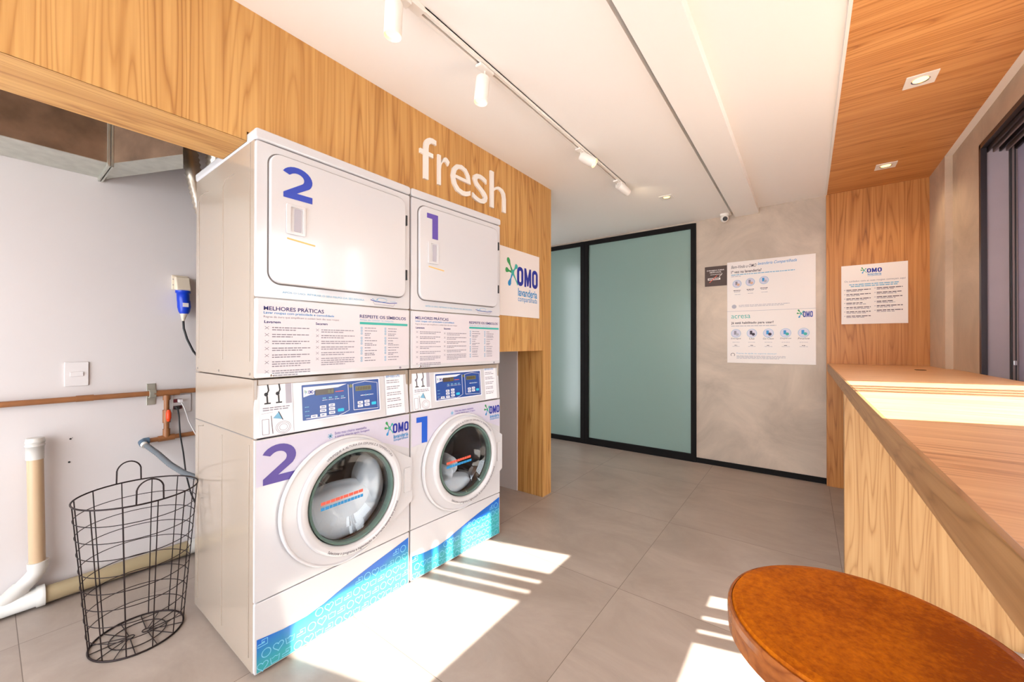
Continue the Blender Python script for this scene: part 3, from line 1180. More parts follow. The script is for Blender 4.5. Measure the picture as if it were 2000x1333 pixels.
    for q, (mm, zz) in enumerate(((M_redor, .012), (M_cyan, -.010))):
        x = CX - .15
        while x < CX + .03:
            wd = random.uniform(.012, .024)
            b.rect(x, x + wd, CZ_ + zz - .0065 + (x - CX) * .02, CZ_ + zz + .0065 + (x - CX) * .02, -.0125, mm)
            x += wd + .0015
    b.build('glass_sticker', dr)
    # drum
    b = MB()
    b.lathe([(.215, .088), (.226, .095), (.228, .36), (.20, .40), (.10, .41), (.0005, .40)], (CX, 0, CZ_), M_steel, axis='y', n=48)
    for q in range(3):
        t_ = math.radians(80 + 120 * q)
        c_, s_ = math.cos(t_), math.sin(t_)
        b.tube([(CX + .21 * c_, .12, CZ_ + .21 * s_), (CX + .195 * c_, .20, CZ_ + .195 * s_), (CX + .20 * c_, .36, CZ_ + .20 * s_)], .03, M_chrome, 8)
    for q in range(10):
        t_ = 2 * PI * q / 10
        b.tube([(CX + .06 * math.cos(t_), .395, CZ_ + .06 * math.sin(t_)), (CX + .17 * math.cos(t_), .385, CZ_ + .17 * math.sin(t_))], .012, M_chrome, 6)
    b.build('drum', e)
    # suds
    b = MB()
    for sx, sz, ox, oz in foam:
        bm = bmesh.new()
        bmesh.ops.create_icosphere(bm, subdivisions=4, radius=1)
        vs = []
        for v in bm.verts:
            p = v.co
            q_ = 1 + .05 * math.sin(5 * p.x + 2 + 9 * ox) * math.cos(4 * p.z + 1) + .035 * math.sin(9 * p.y + 3 * p.x)
            x_, y_, z_ = CX + ox + p.x * q_ * sx, .150 + p.y * q_ * .10, CZ_ + oz + p.z * q_ * sz
            d = math.hypot(x_ - CX, z_ - CZ_)
            if d > .208:
                x_ = CX + (x_ - CX) * .208 / d
                z_ = CZ_ + (z_ - CZ_) * .208 / d
            vs.append((x_, max(.046, y_), z_))
        b.add(vs, [[v.index for v in f.verts] for f in bm.faces], M_foam, True)
        bm.free()
    fo = b.build('suds', e)
    fo['kind'] = 'stuff'
    return e


def dryer(num, w, loc, rz, label):
    e = empty('tumble_dryer', loc, rz)
    tag(e, label, 'tumble dryer')
    k = w / .70
    z0 = 1.0875 - 1.0865
    D = 1.0865
    T = Matrix.Translation((0, 0, -D))
    b = MB(T)
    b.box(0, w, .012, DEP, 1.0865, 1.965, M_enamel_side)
    b.build('cabinet', e, bevel=.004)
    b = MB(T)
    for yy in (.62, .32, .045):
        b.tube([(-.0005, yy, 1.15), (-.0005, yy, 1.86 if yy > .1 else 1.96)], .0022, M_enamel_side, 6)
        if yy > .1:
            b.tube([(-.0005, yy, 1.86), (-.0005, yy - .03, 1.885), (-.0005, yy - .12, 1.885)], .0022, M_enamel_side, 6)
    for yy in (.63, .36, .04):
        b.lathe([(.005, .002), (.005, -.002), (.0005, -.0025)], (0, yy, 1.103), M_chrome, axis='x', n=10)
    b.build('side_trim', e)
    b = MB(T)
    b.prism(rrect(-.003, w - .001, 1.964, 2.004, .012, 4), -.006, DEP + .004, M_enamel)
    b.build('top_cap', e, bevel=.006, seg=3)
    b = MB(T)
    b.prism(rrect(.002, w - .002, 1.387, 1.961, .008, 3), 0, .018, M_enamel)
    fp = b.build('front_panel', e, bevel=.003)
    b = MB(T)
    b.text('APÓS O USO, RETIRAR O SEU FELPO DA SECADORA', .093 * k, .443 * k, 1.407, 1.418, -.001, M_ltext, bold=.01)
    # lint filter drawing
    b.stroke([(.474 * k, 1.417), (.50 * k, 1.411), (.58 * k, 1.408), (.621 * k, 1.413)], .003, -.001, M_omo)
    b.stroke([(.488 * k, 1.410), (.495 * k, 1.398), (.60 * k, 1.396), (.608 * k, 1.408)], .002, -.001, M_greyp)
    b.stroke([(.495 * k + .04 + .028 * math.cos(t_), 1.420 + .009 * math.sin(t_)) for t_ in [2 * PI * q / 16 for q in range(16)]], .0018, -.001, M_ltext, closed=True)
    b.stroke([(.484 * k, 1.424), (.50 * k, 1.413), (.515 * k, 1.422)], .003, -.001, M_ltext)
    b.stroke([(.58 * k, 1.415), (.612 * k, 1.419)], .0015, -.001, M_ltext)
    b.build('lettering', fp)
    # door
    b = MB(T)
    dx0, dx1, dz0, dz1 = .045 * k, .664 * k, 1.443, 1.930
    # rounded quadrilateral door slightly proud of a shadow gap
    b.ring(rrect(dx0 - .005, dx1 + .005, dz0 - .005, dz1 + .005, .047, 8), rrect(dx0, dx1, dz0, dz1, .042, 8), -.0012, .002, M_seam)
    b.build('door_gap', fp)
    b = MB(T)
    b.prism(rrect(dx0, dx1, dz0, dz1, .042, 8), -.014, .004, M_enamel, smooth=False)
    dr = b.build('door', e, bevel=.005, seg=3)
    b = MB(T)
    if num == 2:
        big_two(b, .084 * k, .200 * k, 1.774, 1.900, -.0150, M_blue)
    else:
        big_one(b, .092 * k, .168 * k, 1.768, 1.898, -.0150, M_purple1)
    b.build('number_decal', dr)
    b = MB(T)
    hx0, hx1 = .100 * k, .172 * k
    b.ring(rrect(hx0, hx1, 1.636, 1.752, .006, 3), rrect(hx0 + .016, hx1 - .010, 1.646, 1.742, .004, 3), -.020, -.013, M_enamel)
    b.prism(rrect(hx0 + .03, hx1 - .014, 1.650, 1.738, .003, 2), -.0155, -.013, M_lgrey)
    b.build('door_handle', dr, bevel=.0015)
    b = MB(T)
    b.flat([(.104 * k, 1.616), (.212 * k, 1.606), (.212 * k, 1.612), (.104 * k, 1.622)], -.0150, M_orange)
    b.build('warning_label', dr)
    for zz in (1.53, 1.80):
        b = MB(T)
        b.box(dx1 - .002, dx1 + .006, -.018, .0, zz, zz + .05, M_blackp)
        b.build('hinge', dr, bevel=.001)
    # lower service panel
    b = MB(T)
    b.prism(rrect(.002, w - .002, 1.089, 1.383, .006, 3), 0, .018, M_enamel)
    lp = b.build('service_panel', e, bevel=.003)
    b = MB(T)
    b.rect(.012 * k, .690 * k, 1.108, 1.378, -.0006, M_sheetw)
    stack_text_panel(b, -.0012, w)
    b.build('guidance_sticker', lp)
    for sx in (.058, .641):
        b = MB(T)
        b.lathe([(.0055, .001), (.0055, -.002), (.0005, -.003)], (sx * k, 0, 1.097), M_chrome if sx < .1 else M_greyp, axis='y', n=12)
        b.build('screw', lp)
    return e


RZ1 = math.radians(86.5)
washer(2, .698, (-1.603, .588, 0), PI / 2, 'white front-load washer with a violet 2 on its front, nearest the wire basket', [(.27, .145, .01, -.125), (.06, .15, .165, -.03)])
washer(1, .675, (-1.603, 1.291, 0), RZ1, 'white front-load washer with a blue 1 on its front, beside the pillar recess', [(.17, .055, -.01, -.175), (.05, .05, -.06, -.09), (.035, .06, -.02, -.05)])
dryer(2, .698, (-1.603, .588, 1.0865), PI / 2, 'white tumble dryer with a large blue 2 on its door, atop the washer')
dryer(1, .675, (-1.603, 1.291, 1.0865), RZ1, 'white tumble dryer with a purple 1 on its door, under the wall lettering')

# ---------------------------------------------------------------- signs
# raised word on the fascia: built in a frame whose x runs along world +Y
FR = Matrix.Translation((XF, 0, 0)) @ Matrix.Rotation(PI / 2, 4, 'Z')


def fresh():
    e = empty('wall_lettering', (XF, 1.78, 2.25))
    tag(e, 'raised white word fresh on the timber fascia above the machines', 'wall lettering')
    inv = Matrix.Translation((-XF, -1.78, -2.25))
    # letter boxes measured on the fascia: y from, y to, z bottom, z top
    specs = [('f', 1.397, 1.512, 2.112, 2.352), ('r', 1.525, 1.615, 2.112, 2.285), ('e', 1.630, 1.795, 2.108, 2.288), ('s', 1.815, 1.955, 2.108, 2.288), ('h', 1.985, 2.150, 2.112, 2.352)]
    for ch, a, c, z0, z1 in specs:
        b = MB(inv @ FR)
        vs, fs = glyphs(ch, -.006, .012, 0)
        xs = [v[0] for v in vs]; zs = [v[1] for v in vs]
        ax, bx, az, bz = min(xs), max(xs), min(zs), max(zs)
        b.add([(a + (p - ax) * (c - a) / (bx - ax), -t_, z0 + (q - az) * (z1 - z0) / (bz - az)) for p, q, t_ in vs], fs, M_trimw)
        b.build('letter', e)


fresh()


def sign(name, label, cat, origin, rz, w, h, material, draw, t=.006):
    e = empty(name, origin, rz)
    tag(e, label, cat)
    b = MB()
    b.box(0, w, -t, 0, 0, h, material)
    b.build('board', e, bevel=.0008)
    b = MB()
    draw(b, -t - .0006)
    b.build('printing', e)
    return e


sign('brand_sign', 'square white sign with splash logo on the timber panel right of the machines', 'sign', (XF + .0005, 2.09, 1.408), PI / 2, .492, .476, M_paper,
     lambda b, y: omo(b, .045, .468, .10, .375, y))


def poster(b, y):
    W_, H_ = .690, .980
    b.text('Bem-Vindo a OMO', .035, .245, .915, .945, y, M_dtext, shear=.35, bold=.005)
    b.text('lavanderia Compartilhada', .255, .555, .920, .955, y, M_cyan, shear=.35, bold=.005)
    b.text('1ª vez na lavanderia?', .035, .285, .868, .895, y, M_dtext, bold=.015)
    b.dashes(.035, .54, .853, .008, y, M_ltext, .03)
    b.dashes(.035, .12, .838, .006, y, M_lgrey, .03)
    def icon(cx, cz, r, c1, c2):
        b.flat(circle(cx, cz, r, 20), y, M_lav)
        b.stroke(circle(cx, cz, r, 20), .003, y - .0003, M_ltext, closed=True)
        b.rect(cx - r * .4, cx + r * .1, cz - r * .3, cz + r * .6, y - .0004, c1)
        b.flat(circle(cx + r * .3, cz - r * .25, r * .35, 10), y - .0005, c2)
    for i, (c1, c2) in enumerate(((M_greyp, M_skin), (M_greyp, M_skin), (M_cyan, M_lgrey))):
        icon(.085 + i * .110, .765 + i * .008, .036, c1, c2)
        b.dashes(.055 + i * .110, .115 + i * .110, .700 + i * .004, .006, y, M_dtext, .02)
        b.dashes(.060 + i * .110, .110 + i * .110, .688 + i * .004, .005, y, M_greyp, .02)
        b.dashes(.065 + i * .110, .115 + i * .110, .662 + i * .004, .004, y, M_lgrey, .02)
    b.flat(circle(.060, .545, .020, 14), y, M_lgrey)
    b.dashes(.10, .50, .555, .005, y, M_lgrey, .03)
    b.dashes(.10, .46, .543, .005, y, M_lgrey, .03)
    # joint between the two sheets
    b.rect(0, W_, .498, .501, y, M_lgrey)
    b.text('acresa', .035, .195, .430, .462, y, M_teal)
    omo(b, .560, .668, .420, .478, y, sub=False)
    b.text('Já está habilitado para usar?', .035, .380, .370, .398, y, M_dtext, bold=.02)
    b.dashes(.035, .40, .356, .007, y, M_lgrey, .03)
    names = ('Entregue', 'Use', 'Go Clean', 'Dispense', 'Finalize')
    for i, nme in enumerate(names):
        cx = .075 + i * .132
        icon(cx, .285, .040, (M_greyp, M_dtext, M_cyan, M_cyan, M_cyan)[i], (M_lgrey, M_dtext, M_dtext, M_teal, M_teal)[i])
        hw = .008 + .0055 * len(nme) / 1.3
        b.text(nme, cx - hw, cx + hw, .226, .242, y, M_dtext, shear=.2)
        b.dashes(cx - .03, cx + .03, .200, .004, y, M_lgrey, .02)
        b.dashes(cx - .03, cx + .03, .160, .004, y, M_lgrey, .02)
        b.dashes(cx - .012, cx + .010, .170, .005, y, M_dtext, .02)
    b.stroke([(.048 + .016 * math.cos(t_), .078 + .016 * math.sin(t_)) for t_ in [PI * 1.25 - PI * 1.5 * q / 12 for q in range(13)]], .004, y, M_dtext)
    b.text('Precisa de ajuda ou suporte técnico?', .080, .400, .083, .100, y, M_ltext)
    for q in range(3):
        b.dashes(.080, .47 - .05 * (q == 2), .068 - q * .011, .005, y, M_lgrey, .03)


sign('instruction_poster', 'large white two-part instruction poster on the cement wall beside the no-smoking sign', 'poster', (-.624, YB - .0005, 1.027), 0, .690, .980, M_paper, poster)


def nosmoke(b, y):
    b.text('É PROIBIDO FUMAR', .02, .175, .150, .164, y, M_paper, bold=.02)
    b.text('NESTE LOCAL', .045, .150, .130, .143, y, M_paper, bold=.02)
    b.dashes(.05, .145, .114, .004, y, M_paper, .02)
    b.ring([(.028, .060), (.140, .060), (.140, .080), (.028, .080)], [(.034, .066), (.128, .066), (.128, .074), (.034, .074)], y, y + .0003, M_paper)
    b.stroke([(.136, .086), (.132, .096), (.148, .106), (.156, .122)], .005, y, M_paper)
    b.stroke([(.042, .036), (.112, .104)], .006, y - .0003, M_redor)


sign('no_smoking_sign', 'small dark brown no-smoking sign left of the white instruction poster', 'sign', (-.824, YB - .0005, 1.788), 0, .198, .196, M_brownsign, nosmoke)


def notice(b, y):
    omo(b, .11, .250, .385, .455, y)
    b.text('Os cuidados com as suas roupas começam aqui', .02, .385, .343, .362, y, M_greyp, bold=.005)
    b.dashes(.05, .35, .326, .008, y, M_ltext, .03)
    b.dashes(.06, .34, .311, .008, y, M_ltext, .03)
    for c, x0 in ((0, .018), (1, .205)):
        for i in range(7 - c):
            z = .282 + c * .006 - i * .036
            b.dashes(x0, x0 + .008, z, .006, y, M_lgrey, .02)
            b.dashes(x0 + .014, x0 + .165 - .05 * (i == 3), z, .006, y, M_dtext, .03)
            b.dashes(x0 + .014, x0 + random.uniform(.08, .16), z - .011, .005, y, M_greyp, .03)


sign('rules_notice', 'white notice with two columns of text on the timber panel above the counter', 'notice', (.234, 4.3115, 1.377), 0, .400, .486, M_paper, notice)


# ---------------------------------------------------------------- counter
def counter():
    e = empty('counter', (.14, 0, 0))
    tag(e, 'long timber laminate bar counter under the window with sunlight on top', 'counter')
    b = MB()
    b.prism([(.008, -1.4), (.648, -1.4), (.648, 3.897), (.611, 3.897), (.611, 4.31), (.008, 4.31)], .985, 1.045, M_wood_top, plane='xy')
    b.build('counter_top', e)
    b = MB()
    b.box(0, .008, -1.4, 4.31, .982, 1.0452, M_lip)
    o = b.build('front_edge', e, bevel=.0008)
    b = MB()
    b.box(.002, .64, 2.445, 2.485, 0, .985, M_wood_leg)
    b.build('leg_panel', e, bevel=.0008)
    b = MB()
    b.box(.002, .64, -1.39, -1.35, 0, .985, M_wood_leg)
    b.build('leg_panel', e, bevel=.0008)
    b = MB()
    b.prism(rrect(.425, .475, 3.60, 3.66, .01, 4), 1.045, 1.047, M_black, plane='xy')
    b.build('cable_grommet', e)


counter()


def stool():
    e = empty('bar_stool', (.077, .87, 0))
    tag(e, 'round bar stool with rust leather seat in front of the counter', 'stool')
    R = .200
    b = MB()
    b.lathe([(.0005, .7505), (.12, .7515), (.175, .751), (.189, .748), (.1925, .742), (.1925, .735)], (0, 0, 0), M_leather, n=72)
    s = b.build('seat', e); s['label'] = 'rust-brown leather seat pad'
    b = MB()
    b.lathe([(.1926, .735), (.1930, .7435), (.1965, .7440), (.1990, .740), (.200, .730), (.1985, .700), (.19, .692), (.10, .690), (.0005, .690)], (0, 0, 0), wood_rim, n=72)
    b.build('seat_rim', e)
    for q in range(4):
        a = math.radians(45 + 90 * q)
        b = MB()
        c, s_ = math.cos(a), math.sin(a)
        b.tube([(.13 * c, .13 * s_, .692), (.20 * c, .20 * s_, .0)], .014, M_black, 10, rad=[.016, .012])
        b.build('leg', e)
    b = MB()
    b.tube([(.172 * math.cos(t), .172 * math.sin(t), .28) for t in [2 * PI * q / 32 for q in range(32)]], .008, M_black, 8, closed=True)
    b.build('foot_ring', e)


wood_rim = wood('varnished_seat_rim', (160, 92, 40), (132, 70, 28), (88, 42, 16), 0, rough=0.2, seed=4.0)
stool()


def basket():
    C = (-2.236, .391, 0)
    e = empty('wire_basket', C)
    tag(e, 'tall tapered dark wire laundry basket standing left of the machines', 'laundry basket')
    rb, rt_, H = .145, .192, .598
    rad = lambda z: rb + (rt_ - rb) * z / H
    def circ(r, z, n=48):
        return [(r * math.cos(2 * PI * q / n), r * math.sin(2 * PI * q / n), z) for q in range(n)]
    b = MB(); b.tube(circ(rt_, H), .0032, M_wire, 8, closed=True); b.build('rim', e)
    b = MB()
    b.tube(circ(rb, .004), .0036, M_wire, 8, closed=True)
    b.tube(circ(.088, .004, 32), .002, M_wire, 6, closed=True)
    for s in (-1, 1):
        b.tube([(.012 * math.cos(t), s * .024 + .012 * math.sin(t), .005) for t in [2 * PI * q / 16 for q in range(16)]], .002, M_wire, 6, closed=True)
    for q in range(14):
        a = 2 * PI * (q + .5) / 14
        s = 1 if math.sin(a) > 0 else -1
        b.tube([(.012 * math.cos(a), s * .024 + .012 * math.sin(a), .005), (rb * math.cos(a), rb * math.sin(a), .005)], .0018, M_wire, 6)
    b.build('base', e)
    b = MB()
    for q in range(1, 9):
        z = H - q * .0655
        b.tube(circ(rad(z), z), .0016, M_wire, 6, closed=True)
    b.build('hoops', e)
    b = MB()
    for q in range(12):
        a = 2 * PI * q / 12 + .12
        b.tube([(rb * math.cos(a), rb * math.sin(a), .004), (rt_ * math.cos(a), rt_ * math.sin(a), H)], .002, M_wire, 6)
    b.build('uprights', e)
    for s in (0, PI):
        b = MB()
        pts = []
        for q in range(15):
            t = PI * q / 14
            aa = s + .21 * math.cos(t)
            zz = H + (0 if q in (0, 14) else .045) + .045 * math.sin(t)
            pts.append((rt_ * math.cos(aa), rt_ * math.sin(aa), zz))
        b.tube(pts, .0028, M_wire, 8)
        b.build('handle', e)


basket()

# ---------------------------------------------------------------- pipes and outlets in the niche
WX = -2.88


def supply():
    e = empty('water_supply_pipe', (WX, .61, .94))
    tag(e, 'brown water pipe along the white wall with a branch and orange valve', 'pipe')
    px = .030
    b = MB()
    b.tube([(px, -2.09, 0.006), (px, 1.9, 0)], .0135, M_copper, 14)
    b.tube([(px, -.055, 0.0), (px, .055, 0)], .0175, M_copper, 14)
    b.tube([(px, -1.35, .004), (px, -1.28, .004)], .0155, M_copper, 14)
    b.tube([(px, -.34, .004), (px, -.28, .004)], .0155, M_copper, 14)
    b.build('main_run', e)
    b = MB()
    b.tube([(px, 0, 0), (px, 0, -.245)], .0125, M_copper, 14)
    b.tube([(px, 0, -.012), (px, 0, -.040)], .0165, M_copper, 14)
    b.tube([(px, 0, -.20), (px, 0, -.245)], .0165, M_copper, 14)
    b.build('drop', e)
    b = MB()
    b.tube([(px, -.075, -.252), (px, .40, -.240)], .0125, M_copper, 14)
    b.tube([(px, -.035, -.251), (px, .035, -.249)], .0165, M_copper, 14)
    b.build('branch', e)
    b = MB()
    b.tube([(px, 0, -.095), (px, 0, -.165)], .0175, M_copper, 14)
    b.build('valve_body', e)
    b = MB()
    b.lathe([(.0005, -.032), (.006, -.032), (.012, -.015), (.012, .015), (.006, .032), (.0005, .032)], (px + .024, .004, -.125), M_valve, n=12)
    v = b.build('valve_handle', e); v['label'] = 'orange valve lever'
    b = MB()
    b.box(0.001, .006, -.078, -.042, -.062, .054, M_galv)
    b.box(.030, .047, -.074, -.046, -.017, .017, M_galv)
    b.box(.006, .044, -.074, -.046, .0175, .0215, M_galv)
    b.box(.006, .044, -.074, -.046, -.0215, -.0175, M_galv)
    b.build('wall_clamp', e, bevel=.001)
    b = MB()
    b.tube([(px, -.072, -.252), (px, -.092, -.252), (px + .008, -.100, -.254), (px + .026, -.098, -.262)], .0185, M_elbow, 14)
    b.tube([(px + .026, -.098, -.262), (px + .042, -.094, -.268)], .016, M_pvc, 14)
    b.build('elbow', e)


supply()
b = MB()
pts = [Vector((-2.81, .520, .672)), Vector((-2.70, .545, .640)), Vector((-2.55, .560, .610)), Vector((-2.42, .585, .585)), Vector((-2.28, .63, .565))]
pp = []
for i in range(len(pts) - 1):
    for q in range(14):
        pp.append(pts[i].lerp(pts[i + 1], q / 14))
pp.append(pts[-1])
b.tube(pp, .013, M_hose, 10, rad=[.0135 if i % 2 else .0120 for i in range(len(pp))])
tag(b.build('water_hose'), 'grey ribbed hose running from the wall elbow towards the washer', 'hose')


def drain():
    e = empty('drain_pipe', (WX, .14, 0))
    tag(e, 'beige and white drain pipe rising from a floor fitting by the wall', 'pipe')
    x = .050
    b = MB(); b.tube([(x, .012, .20), (x, .003, .72)], .026, M_pvcb, 20); b.build('riser', e)['label'] = 'beige upright pipe'
    b = MB()
    b.tube([(x, .003, .685), (x, .003, .745), (x, .003, .7451), (x, .003, .752), (x, .003, .7521), (x, .003, .760), (x, .003, .7601), (x, .003, .768), (x, .003, .782)], .03, M_pvc, 20,
           rad=[.0285, .0285, .031, .031, .0285, .0285, .031, .031, .0275])
    b.build('collar', e)
    b = MB()
    b.tube([(x, .014, .215), (x, .014, .19), (x, .010, .168), (x, -.006, .145), (x, -.03, .120), (x, -.035, .115), (x, -.10, .055), (x, -.20, .045)], .030, M_pvc, 20, rad=[.0335, .0335, .030, .030, .0300, .034, .034, .034])
    b.build('elbow', e)
    b = MB()
    b.tube([(x, .035, .052), (x, .008, .052), (x, .0079, .052), (x, -.30, .050), (x, -1.62, .05)], .04, M_pvc, 24, rad=[.046, .046, .0405, .0405, .0405])
    b.build('floor_fitting', e)
    b = MB(); b.tube([(x, .035, .050), (x, .565, .050)], .0375, M_pvcg, 24); b.build('floor_pipe', e)['label'] = 'olive beige pipe lying on the floor'
    b = MB(); b.tube([(x, .56, .050), (x, .60, .050), (x, 2.45, .050)], .039, M_pvc, 24); b.build('coupling', e)
    b = MB(Matrix.Rotation(PI / 2, 4, 'Z'))
    return e


drain()


def on_left_wall(y, z):
    """frame whose local x runs along world +Y and whose front faces +X"""
    return (WX, y, z), PI / 2


loc, rz = on_left_wall(.234, 1.005)
e = empty('wall_switch', loc, rz)
tag(e, 'white square switch plate with a wide button above the brown pipe', 'switch')
b = MB(); b.prism(rrect(0, .081, 0, .118, .004, 3), -.008, -.0003, M_plate); b.build('plate', e, bevel=.002)
b = MB(); b.prism(rrect(.018, .063, .048, .070, .002, 3), -.012, -.008, M_plate); b.build('button', e, bevel=.001)

loc, rz = on_left_wall(.635, 1.35)
e = empty('power_socket', loc, rz)
tag(e, 'cream industrial wall socket left of the machines', 'socket')
b = MB(); b.prism([(0, .17), (.075, .17), (.075, .252), (0, .252)], -.006, -.0003, M_sockw); b.build('back_plate', e, bevel=.003)
b = MB(Matrix.Identity(4))
b.prism([(-.006, .245), (-.040, .24), (-.070, .168), (-.060, .160), (-.006, .172)], .010, .072, M_sockw, plane='yz'); b.build('housing', e, bevel=.004)
b = MB()
for zz in (.228, .196):
    b.lathe([(.003, .001), (.003, -.001), (.0004, -.0012)], (.006, -.006, zz), M_greyp, axis='y', n=10)
b.build('screws', e)
loc, rz = on_left_wall(.676, 1.35)
e = empty('power_plug', loc, rz)
tag(e, 'blue industrial plug with black cable hanging in the cream wall socket', 'plug')
b = MB()
b.tube([(0, -.044, .163), (0, -.044, .150), (0, -.044, .149), (.002, -.044, .11), (.004, -.044, .10)], .03, M_plugb, 20, rad=[.034, .034, .029, .029, .03])
b.tube([(.004, -.044, .105), (.006, -.044, .07), (.006, -.044, .045), (.006, -.044, .033)], .03, M_plugb, 20, rad=[.030, .031, .026, .020])
b.build('plug_body', e)
b = MB(); b.tube([(.006, -.044, .036), (.004, -.044, .028), (.002, -.044, .002), (.002, -.044, -.008)], .02, M_sockw, 16, rad=[.019, .016, .009, .007]); b.build('gland', e)
b = MB(); b.box(-.008, .018, -.0765, -.074, .070, .092, M_plate); b.build('rating_label', e)
b = MB()
b.tube([(.002, -.044, -.004), (.004, -.046, -.05), (.018, -.050, -.11), (.045, -.055, -.18), (.09, -.06, -.25), (.13, -.06, -.33)], .0055, M_blackp, 10)
b.build('cable', e)

loc, rz = on_left_wall(.640, .82)
e = empty('double_outlet', loc, rz)
tag(e, 'white outlet plate with two maroon sockets below the brown pipe', 'outlet')
b = MB(); b.prism(rrect(0, .085, 0, .10, .004, 3), -.007, -.0003, M_plate); b.build('plate', e, bevel=.001)
for zz in (.030, .068):
    b = MB(); b.prism(rrect(.004, .042, zz - .010, zz + .010, .003, 2), -.012, -.007, M_maroon); b.build('socket', e, bevel=.001)
for nm, zz, mt, lab, path in (('black_power_cord', .850, M_blackp, 'black cord dropping from the lower maroon outlet', [(.020, .646, .85), (.045, .655, .848), (.05, .660, .80), (.05, .665, .70), (.055, .678, .60), (.06, .690, .47), (.06, .712, .36), (.07, .745, .25), (.10, .80, .16)]),
                              ('white_power_cord', .888, M_plate, 'white cord running from the upper maroon outlet behind the washer', [(.020, .660, .888), (.036, .672, .885), (.040, .685, .85), (.042, .705, .77), (.050, .735, .69), (.07, .80, .60)])):
    e = empty(nm, (WX, path[0][1], zz))
    tag(e, lab, 'cord')
    b = MB(); b.tube([(x, y - path[0][1], z - zz) for x, y, z in path[1:]], .0038 if mt is M_blackp else .003, mt, 8); b.build('cord', e)
    b = MB(); b.box(.0125, .047, -.010 + .010, .010 + .010, -.008, .010, mt); b.build('plug', e, bevel=.003)


# air duct and foil hoses above the niche
def duct():
    e = empty('air_duct', (-2.74, 0, 2.055))
    tag(e, 'galvanised air duct with a brown reflection painted on its face behind the timber fascia', 'duct')
    b = MB()
    # run along the wall
    z0, z1 = 0, .50
    P1 = [(-.138, -1.45), (.135, -1.45), (.135, .345), (-.138, .365)]
    b.prism(P1, z0, z1, M_galv, plane='xy')
    b.add([(.1355, -1.45, z0 + .002), (.1355, .344, z0 + .002), (.1355, .344, z1), (.1355, -1.45, z1)], [(0, 1, 2, 3)], M_ductf)
    b.build('main_section', e)
    b = MB()
    P2 = [(-.138, .372), (.137, .355), (.52, .527), (.345, .57), (-.097, .384)]
    b.prism(P2, z0, z1, M_galv, plane='xy')
    a, c = P2[1], P2[2]
    d = Vector((c[0] - a[0], c[1] - a[1])).normalized()
    n = Vector((d.y, -d.x)) * .0006
    b.add([(a[0] + n.x, a[1] + n.y, z0 + .002), (c[0] + n.x, c[1] + n.y, z0 + .002), (c[0] + n.x, c[1] + n.y, z1), (a[0] + n.x, a[1] + n.y, z1)], [(0, 1, 2, 3)], M_ductf)
    b.build('angled_section', e)
    b = MB()
    b.box(.118, .152, .340, .350, -.012, .50, M_galv)
    b.box(.118, .152, .352, .360, -.012, .50, M_galv)
    b.box(-.138, .150, .343, .350, -.018, .004, M_galv)
    b.box(-.138, .150, .354, .361, -.018, .004, M_galv)
    b.build('flange', e, bevel=.0008)


duct()


def foil(name, label, pts, r):
    P = [Vector(p) for p in pts]
    pp = []
    for i in range(len(P) - 1):
        n = max(4, int((P[i + 1] - P[i]).length / .011))
        for q in range(n):
            pp.append(P[i].lerp(P[i + 1], q / n))
    pp.append(P[-1])
    b = MB()
    b.tube(pp, r, M_alu, 16, rad=[r * (1.0 if i % 2 else .84) for i in range(len(pp))])
    tag(b.build(name), label, 'hose')


foil('foil_hose', 'thin shiny foil exhaust hose dropping behind the left dryer next to the duct', [(-2.455, .590, 2.615), (-2.455, .606, 2.19), (-2.452, .626, 2.05), (-2.44, .655, 1.9), (-2.42, .71, 1.72)], .036)
foil('foil_hose', 'wider shaded foil exhaust hose behind the left dryer, right of the thin one', [(-2.22, .66, 2.615), (-2.27, .665, 2.20), (-2.335, .69, 2.05), (-2.35, .74, 1.9), (-2.36, .80, 1.75)], .048)


# ---------------------------------------------------------------- lamps
def lamp_light(name, parent, loc, energy, size, aim, color=(1.0, .80, .55), spread=math.radians(95), rad=.03):
    d = bpy.data.lights.new(name, 'SPOT')
    d.energy = energy
    d.color = color
    d.spot_size = spread
    d.spot_blend = .7
    d.shadow_soft_size = rad
    o = bpy.data.objects.new(name, d)
    COL.objects.link(o)
    o.parent = parent
    o.location = loc
    o.rotation_euler = Vector(aim).to_track_quat('-Z', 'Y').to_euler()
    return o


TX = -1.150
e = empty('lighting_track', (TX, 0, CZ))
tag(e, 'white ceiling track rail carrying the spotlights', 'track rail')
b = MB()
b.box(-.018, -.005, .55, 2.995, -.020, -.0003, M_trimw)
b.box(.005, .018, .55, 2.995, -.020, -.0003, M_trimw)
b.box(-.018, .018, .55, 2.995, -.006, -.0003, M_trimw)
b.build('rail', e)
b = MB(); b.box(-.0048, .0048, .98, 2.99, -.0085, -.006, M_dtext); b.build('conductor_slot', e)
b = MB(); b.box(-.0185, .0185, .76, .975, -.023, -.0002, M_trimw); b.build('power_feed', e, bevel=.001)


